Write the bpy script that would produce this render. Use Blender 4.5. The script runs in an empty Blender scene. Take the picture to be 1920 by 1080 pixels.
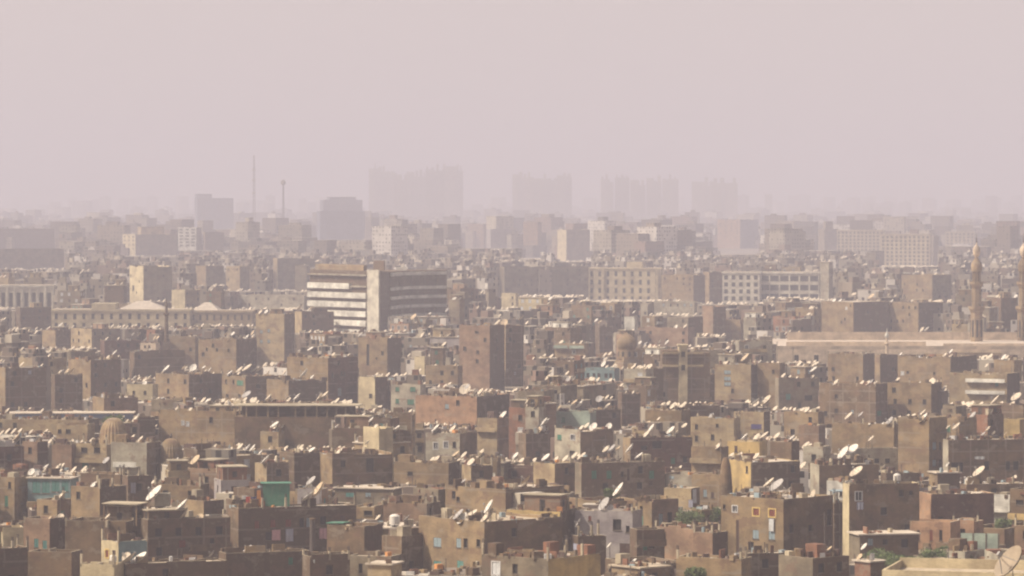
import bpy, math, random
from mathutils import Vector
R = random.Random(7)
F = 7600.0; K = F/4267.0; HC = 62.0; YH = 375.0          # focal length and horizon row at 1920 px, eye height in metres
scene = bpy.context.scene
COL = scene.collection
SUN_AZ, SUN_EL = 14.0, 50.0                # sun to the left, a little behind the camera

# ---------------------------------------------------------------- tagging
def tag(o, label=None, cat=None, group=None, kind=None):
    if label: o['label'] = label
    if cat: o['category'] = cat
    if group: o['group'] = group
    if kind: o['kind'] = kind
    return o
def empty(name, loc, rz=0.0):
    o = bpy.data.objects.new(name, None); COL.objects.link(o)
    o.location = loc; o.rotation_euler = (0, 0, rz); o.empty_display_size = 1
    return o
def dup(o, parent=None):
    c = o.copy(); COL.objects.link(c); c.parent = parent
    for ch in list(KIDS.get(o.name, [])): KIDS.setdefault(c.name, []).append(dup(ch, c))
    return c
KIDS = {}

# ---------------------------------------------------------------- mesh builder
class MB:
    def __init__(s): s.v = []; s.f = []; s.m = []; s.uv = None
    def face(s, pts, m=0):
        k = len(s.v); s.v.extend([tuple(p) for p in pts]); s.f.append(tuple(range(k, k+len(pts)))); s.m.append(m)
    def box(s, x0, x1, y0, y1, z0, z1, m=0, rot=0.0, c=(0, 0), bottom=True, tilt=0.0, mt=None):
        k = len(s.v); cs, sn = math.cos(rot), math.sin(rot)
        for z in (z0, z1):
            for x, y in ((x0, y0), (x1, y0), (x1, y1), (x0, y1)):
                zz = z + tilt*(x-x0)
                s.v.append((c[0]+cs*x-sn*y, c[1]+sn*x+cs*y, zz))
        fs = [(0, 1, 5, 4), (1, 2, 6, 5), (2, 3, 7, 6), (3, 0, 4, 7), (4, 5, 6, 7)]
        if bottom: fs.append((3, 2, 1, 0))
        for j, q in enumerate(fs): s.f.append(tuple(k+i for i in q)); s.m.append(mt if (j == 4 and mt is not None) else m)
    def lathe(s, prof, n=16, m=0, c=(0, 0, 0), ph=0.0, mod=None, cap=True):
        k = len(s.v)
        for r, z in prof:
            for i in range(n):
                a = 2*math.pi*i/n+ph; rr = r*(1+(mod(i, z) if mod else 0))
                s.v.append((c[0]+rr*math.cos(a), c[1]+rr*math.sin(a), c[2]+z))
        for j in range(len(prof)-1):
            for i in range(n):
                i2 = (i+1) % n
                s.f.append((k+j*n+i, k+j*n+i2, k+(j+1)*n+i2, k+(j+1)*n+i)); s.m.append(m)
        if cap: s.f.append(tuple(k+(len(prof)-1)*n+i for i in range(n))); s.m.append(m)
    def tube(s, p, q, r, n=6, m=0, r2=None):
        p, q = Vector(p), Vector(q); d = (q-p).normalized(); r2 = r if r2 is None else r2
        a = d.cross(Vector((0, 0, 1)) if abs(d.z) < .9 else Vector((1, 0, 0))).normalized(); b = d.cross(a)
        k = len(s.v)
        for P, rr in ((p, r), (q, r2)):
            for i in range(n):
                t = 2*math.pi*i/n; s.v.append(tuple(P+a*rr*math.cos(t)+b*rr*math.sin(t)))
        for i in range(n):
            i2 = (i+1) % n; s.f.append((k+i, k+i2, k+n+i2, k+n+i)); s.m.append(m)
        s.f.append(tuple(k+n+i for i in range(n))); s.m.append(m)
        s.f.append(tuple(k+n-1-i for i in range(n))); s.m.append(m)
    def mesh(s, name, mats, smooth=False):
        me = bpy.data.meshes.new(name); me.from_pydata(s.v, [], s.f)
        for mt in mats: me.materials.append(mt)
        me.polygons.foreach_set('material_index', s.m)
        if smooth: me.polygons.foreach_set('use_smooth', [True]*len(s.f))
        me.update(); return me
    def build(s, name, mats, parent=None, smooth=False, loc=None, rz=0.0):
        if isinstance(smooth, tuple): loc, rz, smooth = smooth, loc or 0.0, False
        return link(name, s.mesh(name, mats if isinstance(mats, (list, tuple)) else [mats], smooth), parent, loc, rz)
def link(name, me, parent=None, loc=None, rz=0.0):
    o = bpy.data.objects.new(name, me); COL.objects.link(o); o.parent = parent
    if parent: KIDS.setdefault(parent.name, []).append(o)
    if loc: o.location = loc
    if rz: o.rotation_euler = (0, 0, rz)
    return o

# ---------------------------------------------------------------- materials
def newmat(name, rough=.9):
    m = bpy.data.materials.new(name); m.use_nodes = True; nt = m.node_tree
    b = nt.nodes['Principled BSDF']; b.inputs['Roughness'].default_value = rough
    b.inputs['Specular IOR Level'].default_value = .25
    return m, nt, b
def nd(nt, t, **kw):
    n = nt.nodes.new(t)
    for k, v in kw.items(): setattr(n, k, v)
    return n
def mth(nt, op, a, b=None, c=None):
    n = nd(nt, 'ShaderNodeMath', operation=op)
    for i, x in enumerate((a, b, c)):
        if x is None: continue
        if isinstance(x, (int, float)): n.inputs[i].default_value = x
        else: nt.links.new(x, n.inputs[i])
    return n.outputs[0]
def mixc(nt, fac, a, b, blend='MIX'):
    n = nd(nt, 'ShaderNodeMix', data_type='RGBA', blend_type=blend)
    for i, x in ((0, fac), (6, a), (7, b)):
        if isinstance(x, (int, float)): n.inputs[i].default_value = x
        elif isinstance(x, tuple): n.inputs[i].default_value = (*x, 1)
        else: nt.links.new(x, n.inputs[i])
    return n.outputs[2]
def noise(nt, vec, scale, detail=3, rough=.6):
    n = nd(nt, 'ShaderNodeTexNoise'); n.inputs['Scale'].default_value = scale
    n.inputs['Detail'].default_value = detail; n.inputs['Roughness'].default_value = rough
    nt.links.new(vec, n.inputs['Vector']); return n.outputs[0]
def mapping(nt, vec, sc, off=None):
    n = nd(nt, 'ShaderNodeMapping'); n.inputs['Scale'].default_value = sc; nt.links.new(vec, n.inputs['Vector'])
    if off is not None: nt.links.new(off, n.inputs['Location'])
    return n.outputs[0]
def ramp(nt, v, lo, hi):
    n = nd(nt, 'ShaderNodeMapRange'); n.inputs['From Min'].default_value = lo; n.inputs['From Max'].default_value = hi
    nt.links.new(v, n.inputs['Value']); return n.outputs[0]
def wallmat(name, c1, c2, band=0.0, var=.30, rough=.95):
    c1 = (c1[0]*1.02, c1[1]*1.00, c1[2]*.88); c2 = (c2[0]*.80, c2[1]*.78, c2[2]*.70)
    m, nt, b = newmat(name, rough)
    tc = nd(nt, 'ShaderNodeTexCoord').outputs['Object']; oi = nd(nt, 'ShaderNodeObjectInfo').outputs['Random']
    off = mth(nt, 'MULTIPLY', oi, 57.0)
    big = ramp(nt, noise(nt, mapping(nt, tc, (.22, .22, .30), off), 1.0, 4), .40, .62)
    col = mixc(nt, big, c1, c2)
    streak = ramp(nt, noise(nt, mapping(nt, tc, (.7, .7, .10), off), 1.0, 3), .45, .75)
    col = mixc(nt, mth(nt, 'MULTIPLY', streak, .38), col, (.42, .38, .34), 'MULTIPLY')
    fine = noise(nt, mapping(nt, tc, (1.6, 1.6, 7.0)), 1.0, 4, .7)
    fv = mth(nt, 'ADD', mth(nt, 'MULTIPLY', fine, .7), .65)
    cb = nd(nt, 'ShaderNodeCombineColor')
    for i in range(3): nt.links.new(fv, cb.inputs[i])
    col = mixc(nt, 1.0, col, cb.outputs[0], 'MULTIPLY')
    # patches of bare brick and of pale render with edges of their own
    pt = noise(nt, mapping(nt, tc, (.33, .33, .45), mth(nt, 'MULTIPLY', oi, 91.0)), 1.0, 5, .65)
    if band > 0:
        col = mixc(nt, mth(nt, 'MULTIPLY', ramp(nt, pt, .565, .62), .45), col, (.255, .215, .160))
        col = mixc(nt, mth(nt, 'MULTIPLY', ramp(nt, pt, .45, .40), .55), col, (.150, .088, .060))
        z = nd(nt, 'ShaderNodeSeparateXYZ'); nt.links.new(tc, z.inputs[0])
        tn = nd(nt, 'ShaderNodeSeparateXYZ'); nt.links.new(nd(nt, 'ShaderNodeTexCoord').outputs['Normal'], tn.inputs[0])
        ay = mth(nt, 'ABSOLUTE', tn.outputs[1])
        hx = mth(nt, 'ADD', mth(nt, 'MULTIPLY', z.outputs[0], ay), mth(nt, 'MULTIPLY', z.outputs[1], mth(nt, 'SUBTRACT', 1.0, ay)))
        zz = mth(nt, 'LESS_THAN', mth(nt, 'MODULO', mth(nt, 'ADD', z.outputs[2], .4), 3.0), .30)
        xx = mth(nt, 'LESS_THAN', mth(nt, 'MODULO', mth(nt, 'ADD', hx, 101.3), 3.7), .28)
        fr = mth(nt, 'MAXIMUM', zz, mth(nt, 'MULTIPLY', xx, mth(nt, 'GREATER_THAN', oi, .45)))
        f = mth(nt, 'MULTIPLY', mth(nt, 'MULTIPLY', fr, min(1.0, band*1.5)), mth(nt, 'MULTIPLY', mth(nt, 'GREATER_THAN', big, .3), mth(nt, 'GREATER_THAN', mth(nt, 'FRACT', mth(nt, 'MULTIPLY', oi, 7.3)), .4)))
        col = mixc(nt, f, col, (.255, .215, .165))
    v = mth(nt, 'ADD', mth(nt, 'MULTIPLY', oi, var), 1.0-var/2)
    hs = nd(nt, 'ShaderNodeHueSaturation'); nt.links.new(col, hs.inputs['Color']); nt.links.new(v, hs.inputs['Value'])
    nt.links.new(hs.outputs[0], b.inputs['Base Color'])
    bp = nd(nt, 'ShaderNodeBump'); bp.inputs['Strength'].default_value = .5; bp.inputs['Distance'].default_value = .05
    nt.links.new(fine, bp.inputs['Height']); nt.links.new(bp.outputs[0], b.inputs['Normal'])
    return m
def flat(name, c, rough=.8, var=.15, metal=0.0, scale=2.0):
    m, nt, b = newmat(name, rough); b.inputs['Metallic'].default_value = metal
    tc = nd(nt, 'ShaderNodeTexCoord').outputs['Object']
    n = ramp(nt, noise(nt, tc, scale, 3), .35, .7)
    dk = tuple(x*(1-var*1.6) for x in c)
    dust = ramp(nt, noise(nt, mapping(nt, tc, (.9, .9, .5)), 1.3, 5, .7), .50, .66)
    nt.links.new(mixc(nt, mth(nt, 'MULTIPLY', dust, min(.5, var*2.2)), mixc(nt, n, c, dk), (.27, .22, .165)), b.inputs['Base Color']); return m
W = {
 'tan':    wallmat('wall_tan', (.285, .205, .125), (.215, .155, .098), .30),
 'sand':   wallmat('wall_sand', (.370, .285, .180), (.300, .225, .145), .25),
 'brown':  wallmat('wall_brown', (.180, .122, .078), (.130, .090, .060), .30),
 'dark':   wallmat('wall_dark', (.105, .072, .050), (.140, .096, .064), .25),  # deep brown; used on right walls it holds their shade in its colour
 'grey':   wallmat('wall_grey', (.215, .175, .130), (.160, .132, .100), .2),
 'red':    wallmat('wall_red_brick', (.250, .120, .080), (.190, .098, .066), .5),
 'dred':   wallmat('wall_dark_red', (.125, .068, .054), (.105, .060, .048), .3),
 'orange': wallmat('wall_orange_brick', (.355, .215, .140), (.290, .180, .120), .2),
 'pink':   wallmat('wall_pink_brick', (.290, .190, .135), (.225, .150, .108), .4),
 'cream':  wallmat('wall_cream', (.520, .440, .305), (.430, .355, .245), .0),
 'white':  wallmat('wall_white', (.70, .68, .66), (.52, .50, .48), .0),
 'pale':   wallmat('wall_pale', (.360, .325, .270), (.270, .240, .200), .2),
 'yellow': wallmat('wall_yellow', (.52, .37, .165), (.40, .30, .16), .0),
 'mint':   wallmat('wall_mint', (.33, .40, .36), (.27, .33, .30), .0),
 'blue':   wallmat('wall_blue', (.19, .28, .31), (.16, .24, .27), .0),
 'offwhite': wallmat('wall_off_white', (.60, .56, .50), (.48, .44, .39), .0),
 'stone':  wallmat('wall_pale_stone', (.56, .45, .36), (.47, .38, .30), .0),
 'lilac':  wallmat('wall_lilac_grey', (.30, .27, .28), (.25, .22, .24), .0),
 'bluegrey': wallmat('wall_haze_blue', (.14, .15, .22), (.12, .13, .19), .0),  # far blocks: the bluish tint of the haze is put into the wall colour
}
def roofmat(name, c1, c2, c3):
    m, nt, b = newmat(name, .95)
    tc = nd(nt, 'ShaderNodeTexCoord').outputs['Object']; oi = nd(nt, 'ShaderNodeObjectInfo').outputs['Random']
    off = mth(nt, 'MULTIPLY', oi, 31.0); mp = mapping(nt, tc, (1, 1, 1), off)
    col = mixc(nt, ramp(nt, noise(nt, mp, .35, 4), .42, .6), c1, c2)
    col = mixc(nt, ramp(nt, noise(nt, mp, 1.3, 4, .7), .55, .68), col, c3)
    nt.links.new(col, b.inputs['Base Color']); return m
ROOF = roofmat('dusty_roof', (.46, .375, .265), (.33, .265, .19), (.17, .13, .098))
ROOFP = roofmat('pale_roof', (.54, .46, .36), (.44, .37, .28), (.30, .24, .18))
SLAB = wallmat('concrete_slab', (.42, .36, .28), (.33, .28, .22), 0, .2)
PANE = flat('dark_opening', (.030, .027, .025), .6)
GLASS = flat('window_glass', (.05, .055, .06), .25)
FRAMEW = flat('pale_frame', (.55, .53, .50)); FRAMEY = flat('yellow_frame', (.60, .42, .15)); REVEAL = flat('reveal', (.15, .12, .09))
SH = {'teal': flat('teal_paint', (.09, .24, .21)), 'red': flat('red_paint', (.20, .06, .04)), 'bluep': flat('pale_blue_paint', (.27, .34, .36)),
      'green': flat('green_paint', (.06, .20, .13)), 'brownp': flat('brown_paint', (.10, .06, .045)), 'whitep': flat('white_paint', (.62, .62, .60)),
      'indigo': flat('indigo_cloth', (.08, .07, .20)), 'pinkp': flat('pink_cloth', (.50, .28, .30)), 'redp': flat('red_cloth', (.55, .08, .06)),
      'navy': flat('navy_cloth', (.05, .06, .16)), 'orangep': flat('orange_cloth', (.60, .26, .08)), 'sky': flat('light_blue_paint', (.35, .45, .58)),
      'greyc': flat('grey_cloth', (.35, .35, .42))}
DISHM = [flat('dish_white', (.66, .61, .53), .6, .1), flat('dish_cream', (.58, .49, .37), .6, .15), flat('dish_grey', (.40, .37, .34), .6, .15), flat('dish_tan', (.55, .42, .27), .6, .15)]
METAL = flat('galvanised_metal', (.33, .31, .28), .6); POLE = flat('dark_steel', (.09, .07, .06), .6)

# ---------------------------------------------------------------- pixel <-> place
def at(x, y, d): return Vector(((x-960)/F*d, d, HC-(y-YH)/F*d))
def dist_ground(yg, z=0.0): return F*(HC-z)/(yg-YH)
def ang(x): return math.atan((x-960)/F)
def proj(p): return (960+F*p[0]/p[1], YH+F*(HC-p[2])/p[1])

class House:
    """footprint: near corner on the ray xc, a left face to xl, a right face to xr"""
    def __init__(s, kn, xl, xc, xr, yt, yb, mat, **o):
        s.kn, s.xl, s.xc, s.xr, s.yt, s.yb, s.mat, s.o = kn, xl, xc, xr, yt, yb, mat, o
        h = o.get('h', 10.5 if yt > 600 else (16 if yt > 480 else 24))
        d = F*(HC-h)/(yt-YH)
        if 'd' in o: d = o['d']*K
        elif 'h' not in o: d = min(d, F*HC/(yb+4-YH))
        s.h = HC-(yt-YH)*d/F; s.d = d; ppm = F/d
        wl, wr = max(0.0, xc-xl), max(0.0, xr-xc); phi = ang(xc)
        th = math.atan2(max(wr, .01), max(wl, .01)); mn = o.get('thick', 7.0)
        th = max(math.radians(20), min(math.radians(72), th))
        if 'th' in o: th = math.radians(o['th'])
        th = th+phi if (wr > 0) else math.radians(4)+phi
        X0, Y0 = (xc-960)/F*d, d; tl, tr = (xl-960)/F, (xr-960)/F
        s.L1 = max(3.5, (X0-tl*Y0)/(math.cos(th)+tl*math.sin(th))) if wl > 0 else 5.0
        if wr > 0:
            den = math.sin(th)-tr*math.cos(th); s.L2 = min(60, max(min(mn, 4.5), (tr*Y0-X0)/max(den, .02)))
        else: s.L2 = o.get('L2', 10.0)
        s.set(X0, Y0, th)
    def set(s, X0, Y0, th):
        s.th = th; c, n = math.cos(th), math.sin(th); s.N = (X0, Y0)
        s.ax = (c, -n); s.ay = (n, c)
        s.cx = X0-s.ax[0]*s.L1/2+s.ay[0]*s.L2/2; s.cy = Y0-s.ax[1]*s.L1/2+s.ay[1]*s.L2/2
        s.Lp = (X0-s.ax[0]*s.L1, Y0-s.ax[1]*s.L1); s.Rp = (X0+s.ay[0]*s.L2, Y0+s.ay[1]*s.L2)
        s.Bp = (s.Lp[0]+s.ay[0]*s.L2, s.Lp[1]+s.ay[1]*s.L2)
        s.pl = 960+F*s.Lp[0]/s.Lp[1]; s.pn = 960+F*X0/Y0; s.pr = 960+F*s.Rp[0]/s.Rp[1]
    def local(s, X, Y):
        dx, dy = X-s.cx, Y-s.cy; return (dx*s.ax[0]+dy*s.ax[1], dx*s.ay[0]+dy*s.ay[1])
    def world(s, u, v, z=0): return Vector((s.cx+s.ax[0]*u+s.ay[0]*v, s.cy+s.ax[1]*u+s.ay[1]*v, z))
    def depth(s, px):
        """depth of the front faces at a picture column"""
        t = (px-960)/F
        a, b = (s.Lp, s.N) if px <= s.pn else (s.N, s.Rp)
        dx, dy = b[0]-a[0], b[1]-a[1]; den = dx-t*dy
        if abs(den) < 1e-6: return a[1]
        k = max(0, min(1, (t*a[1]-a[0])/den)); return a[1]+k*dy
    def topy(s, px, dz=0): return YH+F*(HC-s.h-dz)/s.depth(px)
    def face_at(s, px, py):
        """('F' or 'R', metres along the face, height) of a pixel on the front faces"""
        d = s.depth(px); P = at(px, py, d); u, v = s.local(P.x, P.y)
        return ('F', u+s.L1/2, P.z) if px <= s.pn else ('R', v+s.L2/2, P.z)
    def face_world(s, px, py, out=.12):
        f, a, z = s.face_at(px, py)
        if f == 'F': return s.world(a-s.L1/2, -s.L2/2-out, z), -s.th
        return s.world(s.L1/2+out, a-s.L2/2, z), -s.th+math.pi/2

# ---------------------------------------------------------------- windows
_wm = {}
def win_mesh(w, h, t):
    k = (round(w, 1), round(h, 1), t)
    if k in _wm: return _wm[k]
    w, h = k[0], k[1]; m = MB(); x = w/2; dp = .30
    m.face([(-x, dp, 0), (x, dp, 0), (x, dp, h), (-x, dp, h)], 1)
    m.face([(-x, 0, 0), (x, 0, 0), (x, dp, 0), (-x, dp, 0)], 0); m.face([(-x, 0, h), (-x, dp, h), (x, dp, h), (x, 0, h)], 0)
    m.face([(-x, 0, 0), (-x, dp, 0), (-x, dp, h), (-x, 0, h)], 0); m.face([(x, 0, 0), (x, 0, h), (x, dp, h), (x, dp, 0)], 0)
    fm = FRAMEW if t in ('frame', 'whitep') else (FRAMEY if t == 'redy' else REVEAL)
    if t in ('frame', 'whitep', 'redy'):
        e = .16 if t != 'redy' else .2
        for a, b, c, d in ((-x-e, x+e, -e, .0), (-x-e, x+e, h, h+e), (-x-e, -x, 0, h), (x, x+e, 0, h)): m.box(a, b, -.07, .02, c, d, 0)
        m.box(-.05, .05, .08, .14, 0, h, 0)
    else: m.box(-x-.1, x+.1, -.10, .02, -.12, 0, 0)
    _wm[k] = m.mesh('window', [fm, GLASS if t == 'frame' else PANE]); return _wm[k]
def shutter_mesh(w, h, t):
    k = (round(w, 1), round(h, 1), 's'+t)
    if k in _wm: return _wm[k]
    w, h = k[0], k[1]; m = MB(); x = w/2
    for a, b in ((-x+.03, -.03), (.03, x-.03)):
        m.box(a, b, .04, .09, .04, h-.04)
        n = max(3, int(h/.16))
        for i in range(n): z = .08+i*(h-.2)/n; m.box(a+.05, b-.05, .02, .038, z, z+(h-.2)/n*.55)
    _wm[k] = m.mesh('shutter', [SH[t if t != 'redy' else 'red']]); return _wm[k]

def wall_face(m, o, dr, W_, H_, holes, mi):
    """a wall with real openings; o = start corner, dr = direction"""
    xs = sorted({0, W_} | {q for h in holes for q in (h[0], h[1])}); zs = sorted({0, H_} | {q for h in holes for q in (h[2], h[3])})
    for i in range(len(xs)-1):
        run = None
        for j in range(len(zs)-1):
            a, b = (xs[i]+xs[i+1])/2, (zs[j]+zs[j+1])/2
            if any(h[0] < a < h[1] and h[2] < b < h[3] for h in holes):
                continue
            p = lambda x, z: (o[0]+dr[0]*x, o[1]+dr[1]*x, z)
            m.face([p(xs[i], zs[j]), p(xs[i+1], zs[j]), p(xs[i+1], zs[j+1]), p(xs[i], zs[j+1])], mi)

HOUSES = []
COLM = {}
for _h in (.9, 1.3, 1.8):
    _m = MB(); _m.box(-.15, .15, -.15, .15, 0, _h)
    for _a, _b in ((-.1, -.1), (.1, -.1), (.1, .1), (-.1, .1)): _m.box(_a-.025, _a+.025, _b-.025, _b+.025, _h+.001, _h+.6, 1)
    COLM[_h] = _m.mesh('column', [SLAB, POLE])
def build_house(s, name='house', label=None, detail=2):
    """detail 2: windows, parapets, roof rooms as parts; 1: fewer"""
    o = s.o; h = s.h; L1, L2 = s.L1, s.L2; x, y = L1/2, L2/2; ppm = F/s.d
    root = empty(name, (s.cx, s.cy, 0), -s.th); s.root = root
    m = MB(); matF = W[s.mat]; matR = W[o.get('matr', s.mat)]  # right wall material; darker picks put that side's shade into the colour
    holes = {'F': [], 'R': []}; wins = []
    def addwin(f, a, z, w, hh, t):
        Wf = L1 if f == 'F' else L2
        w, hh = round(w, 1), round(hh, 1)
        a0, a1, z0, z1 = a-w/2, a+w/2, z, z+hh
        if a0 < .3 or a1 > Wf-.3 or z0 < .3 or z1 > h-.35: return
        for q in holes[f]:
            if a0 < q[1]+.1 and a1 > q[0]-.1 and z0 < q[3]+.1 and z1 > q[2]-.1: return
        holes[f].append((a0, a1, z0, z1)); wins.append((f, a, z, w, hh, t))
    for (px, py, wp, hp, t) in o.get('win', []):
        f, a, z = s.face_at(px, py); pr = ppm*(abs(math.cos(s.th-ang(px))) if f == 'F' else abs(math.sin(s.th-ang(px))))
        w = max(.5, min(4, wp/max(pr, .5))); hh = max(.6, hp/ppm); addwin(f, a, z-hh/2, w, hh, t)
    for key, f in (('gl', 'F'), ('gr', 'R')):
        if key in o:
            nc, nr, t = o[key]; Wf = L1 if f == 'F' else L2; fh = o.get('fh', 3.0)
            ww = o.get('ww', 1.0); wh = o.get('wh', 1.3)
            for r in range(nr):
                z = h-fh*(r+1)+1.0-(o.get('drop', 0))
                for c in range(nc):
                    if R.random() < o.get('skip', .18): continue
                    tt = t if R.random() < .75 else 'dark'
                    addwin(f, Wf*(c+.5)/nc+R.uniform(-.25, .25)*o.get('jit', 1), z, ww*R.uniform(.9, 1.1), wh, tt)
    wall_face(m, (-x, -y), (1, 0), L1, h, holes['F'], 0)
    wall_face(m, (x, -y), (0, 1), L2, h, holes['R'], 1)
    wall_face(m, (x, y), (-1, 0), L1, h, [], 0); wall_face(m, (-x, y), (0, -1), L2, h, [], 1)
    par = o.get('par', R.choice([.5, .7, .9, .3])); rag = o.get('rag', R.choice([.1, .3, .5, .8])); t = .25
    if par > 0:
        def run(n, fn):
            for i in range(n):
                ph = par if R.random() > rag else par*R.uniform(.25, 1.25)
                fn(i/n, (i+1)/n, ph)
        n1, n2 = max(1, int(L1/R.uniform(1.5, 4))), max(1, int(L2/R.uniform(1.5, 4)))
        run(n1, lambda a, b, p: m.box(-x+L1*a, -x+L1*b, -y, -y+t, h, h+p, 0, bottom=False, mt=2))
        run(n1, lambda a, b, p: m.box(-x+L1*a, -x+L1*b, y-t, y, h, h+p, 0, bottom=False, mt=2))
        run(n2, lambda a, b, p: m.box(x-t, x, -y+t+(L2-2*t)*a, -y+t+(L2-2*t)*b, h, h+p, 1, bottom=False, mt=2))
        run(n2, lambda a, b, p: m.box(-x, -x+t, -y+t+(L2-2*t)*a, -y+t+(L2-2*t)*b, h, h+p, 1, bottom=False, mt=2))
    m.build('wall', [matF, matR, SLAB], root)
    rm = MB(); rm.face([(-x, -y, h), (x, -y, h), (x, y, h), (-x, y, h)])
    if par == 0: rm.box(-x-.3, x+.3, -y-.3, y+.3, h+.01, h+.22)
    rm.build('roof', ROOFP if o.get('paleroof') else (ROOF if R.random() < .75 else ROOFP), root)
    for (f, a, z, w, hh, tt) in wins:
        sh = tt not in ('dark', 'frame')
        loc, rz = ((a-x, -y, z), 0) if f == 'F' else ((x, a-y, z), math.pi/2)
        wo = link('window', win_mesh(w, hh, tt if not sh or tt in ('redy', 'whitep') else 'sh'), root, loc, rz)
        if sh:
            so = link('shutter', shutter_mesh(w, hh, tt), wo)
    for (f, z, a0, a1, mt) in o.get('ledge', []):   # projecting floors: face, height below roof, from, to (0..1)
        b = MB(); zz = h-z
        if f == 'F': b.box(-x+L1*a0, -x+L1*a1, -y-1.0, -y-.003, zz-.15, zz); b.box(-x+L1*a0, -x+L1*a1, -y-1.0, -y-.88, zz, zz+.9)
        else: b.box(x+.003, x+1.0, -y+L2*a0, -y+L2*a1, zz-.15, zz); b.box(x+.88, x+1.0, -y+L2*a0, -y+L2*a1, zz, zz+.9)
        b.build('balcony', W[mt], root)
    for rr in o.get('rooms', []):   # u, v centre (fraction -.5...5), size u, v, height, material
        u, v, su, sv, sh_, mt = rr
        u = max(-x+su/2+.3, min(x-su/2-.3, u*L1)); v = max(-y+sv/2+.3, min(y-sv/2-.3, v*L2))
        if su > L1-.8: su = L1-.8; u = 0
        if sv > L2-.8: sv = L2-.8; v = 0
        b = MB(); b.box(u-su/2, u+su/2, v-sv/2, v+sv/2, h+.01, h+sh_, 0, bottom=False)
        b.box(u-su/2-.25, u+su/2+.25, v-sv/2-.25, v+sv/2+.25, h+sh_+.003, h+sh_+.18, 1)
        if su > 1.8: b.box(u-.45, u+.45, v-sv/2-.03, v-sv/2-.004, h+.02, h+min(2.0, sh_-.3), 2)
        if sv > 1.8: b.box(u+su/2+.004, u+su/2+.03, v-.4, v+.4, h+.9, h+min(1.9, sh_-.2), 2)
        b.build('roof_room', [W[mt], SLAB, PANE], root)
    for (u, v, su, sv, sh_, mt) in o.get('sheds', []):   # slab or cloth on posts
        u *= L1; v *= L2; b = MB(); b.box(u-su/2, u+su/2, v-sv/2, v+sv/2, h+sh_, h+sh_+.15, 1, tilt=R.uniform(-.04, .04))
        for qx in (-1, 1):
            for qy in (-1, 1): b.box(u+qx*(su/2-.3)-.1, u+qx*(su/2-.3)+.1, v+qy*(sv/2-.3)-.1, v+qy*(sv/2-.3)+.1, h, h+sh_, 0)
        b.box(u-su/2+.5, u+su/2-.5, v+sv/2-.35, v+sv/2-.25, h, h+sh_, 0)
        b.build('roof_shed', [W['brown'], SH[mt] if mt in SH else SLAB], root)
    if o.get('cols', s.yt > 590 if hasattr(s, 'yt') else False) and R.random() < .45:
        nx = max(2, int(L1/3.6)); ch_ = R.choice([.9, 1.3, 1.8])
        for q in range(nx):
            if R.random() < .25: continue
            link('column', COLM[ch_], root, (-x+.15+(L1-.3)*q/(nx-1), -y+.15 if R.random() < .7 else y-.15, h+.01))
        for q in range(1, max(2, int(L2/3.6))):
            if R.random() < .3: continue
            link('column', COLM[ch_], root, (x-.15, -y+.15+(L2-.3)*q/max(2, int(L2/3.6)), h+.01))
    g = o.get('grp', 'houses of the hazy brick city'); lab = label or s.kn
    tag(root, lab, o.get('cat', 'house'), g)
    return root
# ---------------------------------------------------------------- houses one can pick out in the photograph
HAND = []
def hb(kn, label, xl, xc, xr, yt, yb, mat, **o):
    s = House(kn, xl, xc, xr, yt, yb, mat, **o); s.lab = label; HAND.append(s); s.hand = True
    if 'gl' not in o and xc-xl > 25 and yt > 495: o['gl'] = (max(1, min(14, int(s.L1/3.3))), 6, 'dark'); s.o = o; o.setdefault('skip', .6 if 'win' not in o else .9)
    if 'gr' not in o and xr-xc > 25 and yt > 495: o['gr'] = (max(1, min(14, int(s.L2/3.3))), 6, 'dark'); s.o = o; o.setdefault('skip', .6)
    return s
D_, T_ = 'dark', 'teal'
# ---- nearest rows
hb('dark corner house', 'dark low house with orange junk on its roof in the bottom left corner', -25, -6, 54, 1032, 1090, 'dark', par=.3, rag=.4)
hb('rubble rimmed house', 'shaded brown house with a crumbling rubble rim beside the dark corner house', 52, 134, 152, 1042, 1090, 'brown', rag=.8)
hb('teal windowed house', 'narrow brick house with two small teal windows and a dark flank', 44, 93, 122, 981, 1042, 'pink', matr='dark', win=[(68, 1018, 8, 17, 'teal'), (84, 1022, 8, 18, 'teal')])
hb('kiosk topped house', 'wide plain brown house carrying an open roofed kiosk', 122, 236, 266, 989, 1062, 'brown', win=[(250, 1003, 8, 12, D_)], rooms=[(.32, .2, 4.2, 3.2, 3.0, 'dark')], sheds=[(.30, .2, 6, 5, 3.4, 'x')])
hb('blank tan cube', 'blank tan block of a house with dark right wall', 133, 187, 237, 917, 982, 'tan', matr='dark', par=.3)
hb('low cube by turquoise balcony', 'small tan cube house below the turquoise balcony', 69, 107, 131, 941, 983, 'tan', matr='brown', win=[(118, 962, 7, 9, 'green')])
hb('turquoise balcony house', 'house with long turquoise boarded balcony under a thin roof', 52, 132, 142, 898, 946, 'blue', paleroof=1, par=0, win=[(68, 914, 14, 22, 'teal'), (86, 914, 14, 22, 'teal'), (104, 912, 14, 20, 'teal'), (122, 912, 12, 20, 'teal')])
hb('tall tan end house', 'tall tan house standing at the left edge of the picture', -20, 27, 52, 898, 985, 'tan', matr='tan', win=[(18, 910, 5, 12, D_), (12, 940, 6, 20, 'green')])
hb('blue walled house', 'small cream house with a pale blue side wall and red door', 190, 222, 276, 1018, 1066, 'cream', matr='blue', win=[(201, 1038, 6, 14, 'redy'), (214, 1040, 6, 16, 'brownp')], paleroof=1, par=.2)
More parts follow.
